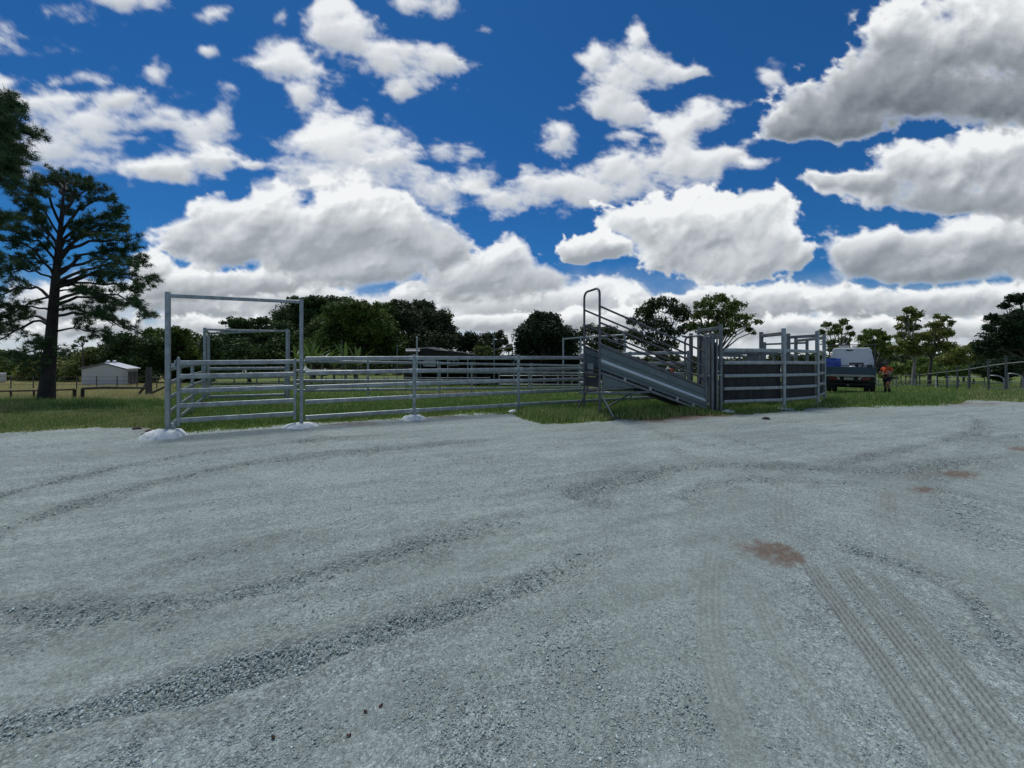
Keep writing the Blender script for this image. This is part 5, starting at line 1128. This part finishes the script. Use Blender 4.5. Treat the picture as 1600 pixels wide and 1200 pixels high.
panel('tube panel nearest the right picture edge', (gx(1575, 24.5), 24.5), (gx(1598, 24.0), 24.0), 1.15, (.6, .2)); panel('tube panel between the two nearest cable fence posts', (gx(1545, 27), 27), (gx(1569, 26.4), 26.4), 1.05, (.55, .2))
panel('tube panel with squarer corners third from the right edge', (gx(1516, 31), 31), (gx(1538, 30.4), 30.4), 1.0, (.5,), .15); panel('longest tube panel behind the far cable fence posts', (gx(1482, 35), 35), (gx(1512, 34.2), 34.2), 1.0, (.5,), .15)
pipe = thing('pipe_fence', 'pale pipe rail fence behind the person and the far cable fence', 'fence', G(gx(1366, 36), 36))
for h in (.62, .25): MB().tube([G(gx(a, 36), 36, h) for a in (1366, 1400, 1430, 1470, 1500)], .035, 7).build('rail', M['galv'], pipe)
for a in (1372, 1400, 1430, 1465, 1498): MB().tube([G(gx(a, 36), 36, -.2), G(gx(a, 36), 36, .8)], .045, 7).build('post', M['galv'], pipe)
r = thing('guide_post', 'white roadside marker post behind the cable fence', 'post', G(gx(1463, 36.5), 36.5)); MB().bar(G(gx(1463, 36.5), 36.5, -.1), G(gx(1463, 36.5), 36.5, 1.0), .14, .08, up=(1, 0, 0)).build('column', M['shed_roof'], r)

# ---------------------------------------------------------------- flatbed truck seen from behind
uT = (1327 - 800) / FPX; dT = 20.6; T0 = Vector((uT * dT, dT, 0)); zt0 = TZ(*T0.xy) + .02; ang = math.atan(uT) + R(1.5)
fw = Vector((math.sin(ang), math.cos(ang), 0)); rt = Vector((math.cos(ang), -math.sin(ang), 0)); AXS = (rt, fw, Z)
def TP(a, b, z): return T0 + rt * a * .93 + fw * b + Z * (zt0 + z * .97)
truck = thing('flatbed_truck', 'white cab flatbed truck with blue tray parked tail towards the yard', 'truck', Vector((T0.x, T0.y, zt0)))
HWd = 1.14
def tbox(name, a, b, z, sx, sy, sz, m, parent=truck, bev=.01, label=None):
    o = MB().box(TP(a, b, z), sx * .93, sy, sz * .97, AXS, bev).build(name, M[m], parent)
    if label: o['label'] = label
    return o
tbox('tray_floor', 0, 1.85, .98, 2 * HWd, 3.7, .10, 'tray_edge')
tl = tbox('tailboard', 0, .03, 1.26, 2 * HWd, .04, .44, 'tray_blue')
for a in (-.9, -.42, .08, .55, .95): tbox('rib', a, .004, 1.26, .05, .02, .42, 'tray_blue', tl, .002)
for a in (-HWd + .09, HWd - .09): tbox('hinge', a, .0, 1.05, .10, .03, .05, 'black', tl, .002)
for s_ in (-1, 1): tbox('side_board', s_ * (HWd - .02), 1.87, 1.25, .04, 3.6, .42, 'tray_blue')
tbox('tray_edge', 0, -.005, .99, 2 * HWd + .02, .05, .085, 'tray_edge')
# cab: tapering rear wall, sides and roof
def ring(b, hw0, hw1, hw2, z0, z1, z2):
    return [TP(-hw0, b, z0), TP(hw0, b, z0), TP(hw0, b, z1), TP(hw1, b, z2 - .10), TP(hw2, b, z2), TP(-hw2, b, z2), TP(-hw1, b, z2 - .10), TP(-hw0, b, z1)]
cab = MB(); cab.loft([ring(3.86, 1.10, .92, .84, .75, 1.55, 2.58), ring(3.90, 1.12, .94, .88, .72, 1.55, 2.62), ring(4.9, 1.12, .95, .90, .62, 1.55, 2.64), ring(5.5, 1.10, .93, .86, .62, 1.5, 2.58), ring(5.85, 1.02, .85, .72, .65, 1.45, 2.2)], False).build('cab', M['truck_white'], truck)
cb = [o for o in truck.children if o.name.startswith('cab')][0]
tbox('roof_vent', -.10, 3.85, 2.46, .34, .04, .07, 'black', cb, .01)
for s_ in (-1, 1):
    w_ = MB(); w_.slab([TP(s_ * 1.125, 4.2, 1.62), TP(s_ * 1.125, 5.4, 1.62), TP(s_ * .975, 5.3, 2.36), TP(s_ * .975, 4.3, 2.36)], rt * s_ * .012); w_.build('window', M['black'], cb)
# headboard rack
hb = MB()
for s_ in (-1, 1): hb.bar(TP(s_ * (HWd - .03), 3.66, 1.0), TP(s_ * (HWd - .03), 3.66, 2.82), .05)
hb.bar(TP(-HWd, 3.66, 2.80), TP(HWd + .12, 3.66, 2.80), .05); hb.bar(TP(-HWd, 3.66, 1.5), TP(HWd, 3.66, 1.5), .05)
hb.build('headboard', M['trim_dark'], truck)
tbox('rotating_lamp', -.42, 4.4, 2.72, .5, .18, .13, 'clear_lens', truck, .03); tbox('rotating_lamp', .12, 4.4, 2.70, .22, .16, .10, 'clear_lens', truck, .03)
for s_ in (-1, 1):
    mr = tbox('side_mirror', s_ * 1.40, 4.3 if s_ < 0 else 3.4, 1.48, .28, .09, .64, 'black', truck, .03); tbox('mirror_arm', s_ * 1.22, 4.3 if s_ < 0 else 3.45, 1.52, .30, .03, .03, 'black', mr, .004)
# chassis, wheels, guards
tbox('chassis_rail', -.40, 2.9, .72, .09, 5.6, .22, 'chassis'); tbox('chassis_rail', .40, 2.9, .72, .09, 5.6, .22, 'chassis'); tbox('axle', 0, 1.30, .42, 1.7, .16, .16, 'chassis'); tbox('rear_panel', 0, .12, .80, 2.1, .05, .26, 'chassis'); tbox('underrun_bar', 0, .16, .52, 1.9, .08, .10, 'chassis'); tbox('tool_locker', 0, 2.5, .56, 2.0, .9, .66, 'chassis'); tbox('fuel_tank', .6, 3.3, .55, .6, .9, .45, 'chassis')  # black block enlarged to close the see-through and keep the underbody dark
def wheel(a, b, rad=.40, w=.22):
    c0, c1 = TP(a - w / 2, b, rad), TP(a + w / 2, b, rad); o = MB().tube([c0, c0.lerp(c1, .12), c0.lerp(c1, .5), c0.lerp(c1, .88), c1], [rad * .90, rad * .985, rad, rad * .985, rad * .90], 26).build('wheel', M['tyre'], truck)
    s_ = 1 if a > 0 else -1; e = TP(a + s_ * (w / 2 + .004), b, rad); MB().tube([e - rt * s_ * .01, e + rt * s_ * .012], rad * .56, 18).build('rim', M['galv_dull'], o); return o
for a in (-.98, -.72, .72, .98): wheel(a, 1.3)
for a in (-.94, .94): wheel(a, 5.1)
for s_ in (-1, 1):
    k = MB(); seg = [TP(s_ * .86, 1.3 + .5 * math.cos(t), .40 + .5 * math.sin(t)) for t in [R(15 + 15 * i) for i in range(11)]]
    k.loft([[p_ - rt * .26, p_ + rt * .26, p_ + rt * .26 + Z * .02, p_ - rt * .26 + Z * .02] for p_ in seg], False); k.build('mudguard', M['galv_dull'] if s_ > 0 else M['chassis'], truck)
    tbox('mud_flap', s_ * .86, .72, .42, .48, .02, .42, 'chassis')
    tb_ = tbox('tail_light', s_ * .70, .075, .83, .40, .05, .12, 'red_lens', truck, .01); tbox('reversing_lens', s_ * .44 if s_ > 0 else -.47, .07, .83, .09, .05, .11, 'clear_lens', tb_, .005)
    tbox('marker_lamp', s_ * .53, -.03, .92, .06, .03, .05, 'clear_lens', truck, .005)
pl = tbox('number_plate', -.03, .045, .82, .40, .02, .12, 'plate', truck, .004)
k = MB()
for i in range(6): k.box(TP(-.17 + i * .055 + (.02 if i > 2 else 0), .032, .82), .034, .006, .065, AXS)
k.build('plate_lettering', M['trim_dark'], pl)
tbox('tow_hitch', -.06, .02, .46, .10, .14, .08, 'galv_dull')
# load on the tray
zT = 1.035
r = thing('tarp_bundle', 'blue tarpaulin wrapped load on the left of the truck tray', 'tarpaulin', TP(-.86, 1.2, zT))
rr = random.Random(12); V = []; w_, h_, dp = .92, .92, .9; rings = []
for k_ in range(9):
    z_ = h_ * k_ / 8; ring_ = []
    for i in range(32):
        t = 2 * math.pi * i / 32; sx_ = max(-1, min(1, math.cos(t) * 1.35)); sy_ = max(-1, min(1, math.sin(t) * 1.35)); f_ = 1 - .10 * (k_ / 8) ** 3 + .025 * math.sin(5 * t + k_ * .9) + rr.uniform(-.008, .008)
        ring_.append(TP(-.86 + sx_ * w_ / 2 * f_, 1.2 + sy_ * dp / 2 * f_, zT + z_ * (1 + .03 * math.sin(3 * t)) ))
    rings.append(ring_)
MB().loft(rings).build('cover', M['tarp'], r)
k = MB(); k.tube([TP(-1.28, .74, zT + .30), TP(-.95, .73, zT + .58), TP(-.46, .74, zT + .80)], .012, 5); k.tube([TP(-1.28, .74, zT + .80), TP(-.8, .72, zT + .66), TP(-.44, .74, zT + .50)], .012, 5); k.build('rope', M['tarp'], r)
r = thing('tool_rack', 'dark steel work frame standing on the truck tray beside the blue tarpaulin', 'tool rack', TP(.22, .7, zT)); k = MB(); k.bar(TP(-.02, .7, zT + .62), TP(.62, .7, zT + .62), .10, .12); k.build('beam', M['trim_dark'], r)
for a in (.06, .56): MB().bar(TP(a, .7, zT), TP(a, .7, zT + .56), .06).build('leg', M['trim_dark'], r)
MB().box(TP(.30, .72, zT + .5), .16, .2, .13, AXS, .02).build('vice', M['black'], r)
r = thing('white_drum', 'small white container low on the tray under the dark frame', 'container', TP(.08, .5, zT)); k = MB(); c_ = TP(.12, .45, zT); k.tube([c_, c_ + Z * .44, c_ + Z * .48], [.14, .14, .10], 14); k.build('body', M['shed_roof'], r); MB().tube([c_ + Z * .485, c_ + Z * .52], .05, 10).build('lid', M['black'], r)
r = thing('tool_box', 'small black box near the right end of the truck tray', 'toolbox', TP(.86, .6, zT)); MB().box(TP(.86, .6, zT + .27), .22, .3, .54, AXS, .02).build('body', M['black'], r); MB().tube([TP(.78, .6, zT + .545), TP(.80, .6, zT + .59), TP(.92, .6, zT + .59), TP(.94, .6, zT + .545)], .012, 6).build('handle', M['galv_dull'], r)

# ---------------------------------------------------------------- person in orange work shirt
uP = (1386 - 800) / FPX; dP = 21.0; pb = G(uP * dP, dP); pang = math.atan(uP)
prt = Vector((math.cos(pang), -math.sin(pang), 0)); ptw = Vector((-math.sin(pang), -math.cos(pang), 0))   # picture right, towards the camera
face = (ptw * .80 - prt * .6).normalized(); prs = Vector((-face.y, face.x, 0)); prs = prs if prs.dot(prt) > 0 else -prs
def PP(r_, f_, z_): return pb + prs * r_ + face * f_ + Z * z_
person = thing('person', 'person in wide dark hat, orange work shirt and navy shorts walking beside the truck', 'person', pb)
def skin_obj(name, verts, edges, radii, m, root_i, parent, sub=2, label=None):
    off = base_of(parent); me = bpy.data.meshes.new(name); me.from_pydata([tuple(v - off) for v in verts], edges, []); me.materials.append(M[m])
    o = bpy.data.objects.new(name, me); COL.objects.link(o); o.parent = parent
    md = o.modifiers.new('skin', 'SKIN'); md.use_smooth_shade = True
    for i, sv_ in enumerate(me.skin_vertices[0].data): rr_ = radii[i]; sv_.radius = rr_ if isinstance(rr_, tuple) else (rr_, rr_); sv_.use_root = (i == root_i)
    sb = o.modifiers.new('sub', 'SUBSURF'); sb.levels = sb.render_levels = sub
    if label: o['label'] = label
    return o
v = []; e = []; rd = []
def av(p, r_, link=None):
    v.append(p); rd.append(r_)
    if link is not None: e.append((link, len(v) - 1))
    return len(v) - 1
pel = av(PP(0, 0, .95), (.15, .11)); wst = av(PP(0, .0, 1.10), (.135, .10), pel); chs = av(PP(0, .01, 1.30), (.16, .11), wst); ush = av(PP(0, 0, 1.42), (.12, .085), chs); nk = av(PP(0, .015, 1.50), .055, ush); hd0 = av(PP(0, .03, 1.57), (.068, .075), nk); hd1 = av(PP(0, .035, 1.66), (.074, .088), hd0); av(PP(0, .03, 1.73), (.055, .065), hd1)
for s_ in (-1, 1):
    sh = av(PP(s_ * .17, 0, 1.41), .06, ush); el = av(PP(s_ * .31, .02, 1.18), .044, sh); wr = av(PP(s_ * .22, .24, 1.10), .031, el); pm = av(PP(s_ * .19, .31, 1.10), (.038, .02), wr)
    for i, (ox, ln_) in enumerate(((-.030, .068), (-.010, .078), (.010, .074), (.028, .060))):
        k1 = av(PP(s_ * .185 + ox * .9, .37, 1.10 - .004), .0095, pm); av(PP(s_ * .18 + ox, .37 + ln_ * .55, 1.085), .008, k1)
    t1_ = av(PP(s_ * .15, .325, 1.125), .010, pm); av(PP(s_ * .13, .36, 1.13), .0085, t1_)
    hp = av(PP(s_ * .09, 0, .88), .092, pel); f_ = .16 * s_
    kn = av(PP(s_ * .155, f_ * .65 + .04, .50), .062, hp); cf_ = av(PP(s_ * .19, f_ * .85 - .02, .33), .058, kn); an = av(PP(s_ * .22, f_ * 1.0 - .03, .10), .040, cf_); av(PP(s_ * .235, f_ + .10, .045), (.042, .03), an)
skin_obj('body', v, e, rd, 'skin', pel, person)
def garment(name, pts, ed, r_, m, lab=None): return skin_obj(name, pts, ed, r_, m, 0, person, 2, lab)
garment('shirt', [PP(0, 0, 1.00), PP(0, .0, 1.12), PP(0, .01, 1.30), PP(0, .0, 1.42), PP(-.17, 0, 1.42), PP(-.27, .015, 1.24), PP(.17, 0, 1.42), PP(.27, .015, 1.24), PP(0, .01, 1.475)], [(0, 1), (1, 2), (2, 3), (3, 4), (4, 5), (3, 6), (6, 7), (3, 8)], [(.172, .128), (.168, .125), (.188, .132), (.15, .105), .082, .072, .082, .072, .075], 'orange')
garment('shirt_hem', [PP(0, 0, .92), PP(0, 0, 1.10)], [(0, 1)], [(.182, .139), (.180, .137)], 'navy')
garment('shorts', [PP(0, 0, .96), PP(-.09, 0, .86), PP(-.135, -.05, .62), PP(.09, 0, .86), PP(.135, .07, .62)], [(0, 1), (1, 2), (0, 3), (3, 4)], [(.175, .13), .115, .098, .115, .098], 'navy')
for z_ in (1.075, 1.20): MB().loft([[PP(.186 * math.cos(t) * (1.0 if z_ < 1.1 else 1.03), .143 * math.sin(t), z_ + dz_) for t in [2 * math.pi * i / 20 for i in range(20)]] for dz_ in (0, .045)], True, False).build('reflective_band', M['silver_tape'], person)
for s_ in (-1, 1):
    f_ = .16 * s_; garment('boot', [PP(s_ * .198, f_ * .9 - .02, .33), PP(s_ * .22, f_ - .03, .075), PP(s_ * .237, f_ + .12, .045)], [(0, 1), (1, 2)], [.068, .056, (.055, .042)], 'boot')
k = MB(); n_ = 24
def disc(rx, ry, z_): return [PP(rx * math.cos(2 * math.pi * i / n_), .03 + ry * math.sin(2 * math.pi * i / n_), z_ + .018 * math.cos(4 * math.pi * i / n_) * (rx > .12)) for i in range(n_)]
k.loft([disc(.19, .20, 1.685), disc(.185, .195, 1.70), disc(.095, .115, 1.712), disc(.090, .108, 1.79), disc(.06, .075, 1.815)]); k.build('hat', M['hat'], person)
k = MB(); k.ball(PP(0, .0, 1.655), .083, .088, .085, 12, 8); k.build('hair', M['hair'], person)
fc = MB()
for s_ in (-1, 1): fc.ball(PP(s_ * .030, .118, 1.655), .010, n=8, m=5)
fc.build('eyes', M['black'], person); MB().ball(PP(0, .128, 1.625), .014, .018, .022, 8, 6).build('nose', M['skin'], person); MB().ball(PP(0, .112, 1.59), .024, .008, .006, 8, 5).build('mouth', M['boot'], person)
for s_ in (-1, 1): MB().ball(PP(s_ * .080, .03, 1.64), .012, .022, .03, 8, 6).build('ear', M['skin'], person)

# ---------------------------------------------------------------- small things lying on the gravel
for i, (a, b, lb) in enumerate([(427, 1158, 'dead leaf lowest on the gravel near the left'), (545, 1155, 'darkest curled dead leaf on the gravel by the picture bottom'), (571, 1117, 'reddish dead leaf above the dark one on the gravel'), (595, 1108, 'small dull dead leaf right of the reddish one')]):
    p_ = gp(a, b); rr = random.Random(i); r = thing('dead_leaf', lb, 'leaf', p_, 'dead leaves on the gravel'); t = rr.uniform(0, 3); dv = Vector((math.cos(t), math.sin(t), 0)); sd2 = Vector((-dv.y, dv.x, 0)); L_ = .010
    k = MB(); k.loft([[p_ + dv * L_ * q_ - sd2 * w_ + Z * (.016 + h_), p_ + dv * L_ * q_ + Z * (.012 + h_ * .4), p_ + dv * L_ * q_ + sd2 * w_ + Z * (.017 + h_), p_ + dv * L_ * q_ + Z * (.0135 + h_ * .4)] for q_, w_, h_ in ((-1, .001, .006), (-.4, .007, .001), (.3, .008, .0), (1, .001, .008))], True); k.build('blade', M['litter'], r)
for i, (a, b, s_, lb) in enumerate([(214, 671, .07, 'dark soil clod farthest left beside the big white footing'), (233, 675, .06, 'dark soil clod between footing and grass'), (225, 680, .045, 'smallest soil clod near the big white footing'), (1197, 655, .07, 'lone dark clod on the gravel before the black sheeted pen')]):
    p_ = gp(a, b); o = MB().ball(p_ + Z * .02, s_ * 1.3, s_, s_ * .55, 9, 6, jit=.22, rng=random.Random(i)).build('soil_clod', M['soil']); tag(o, lb, 'clod', 'soil clods at the gravel edge')
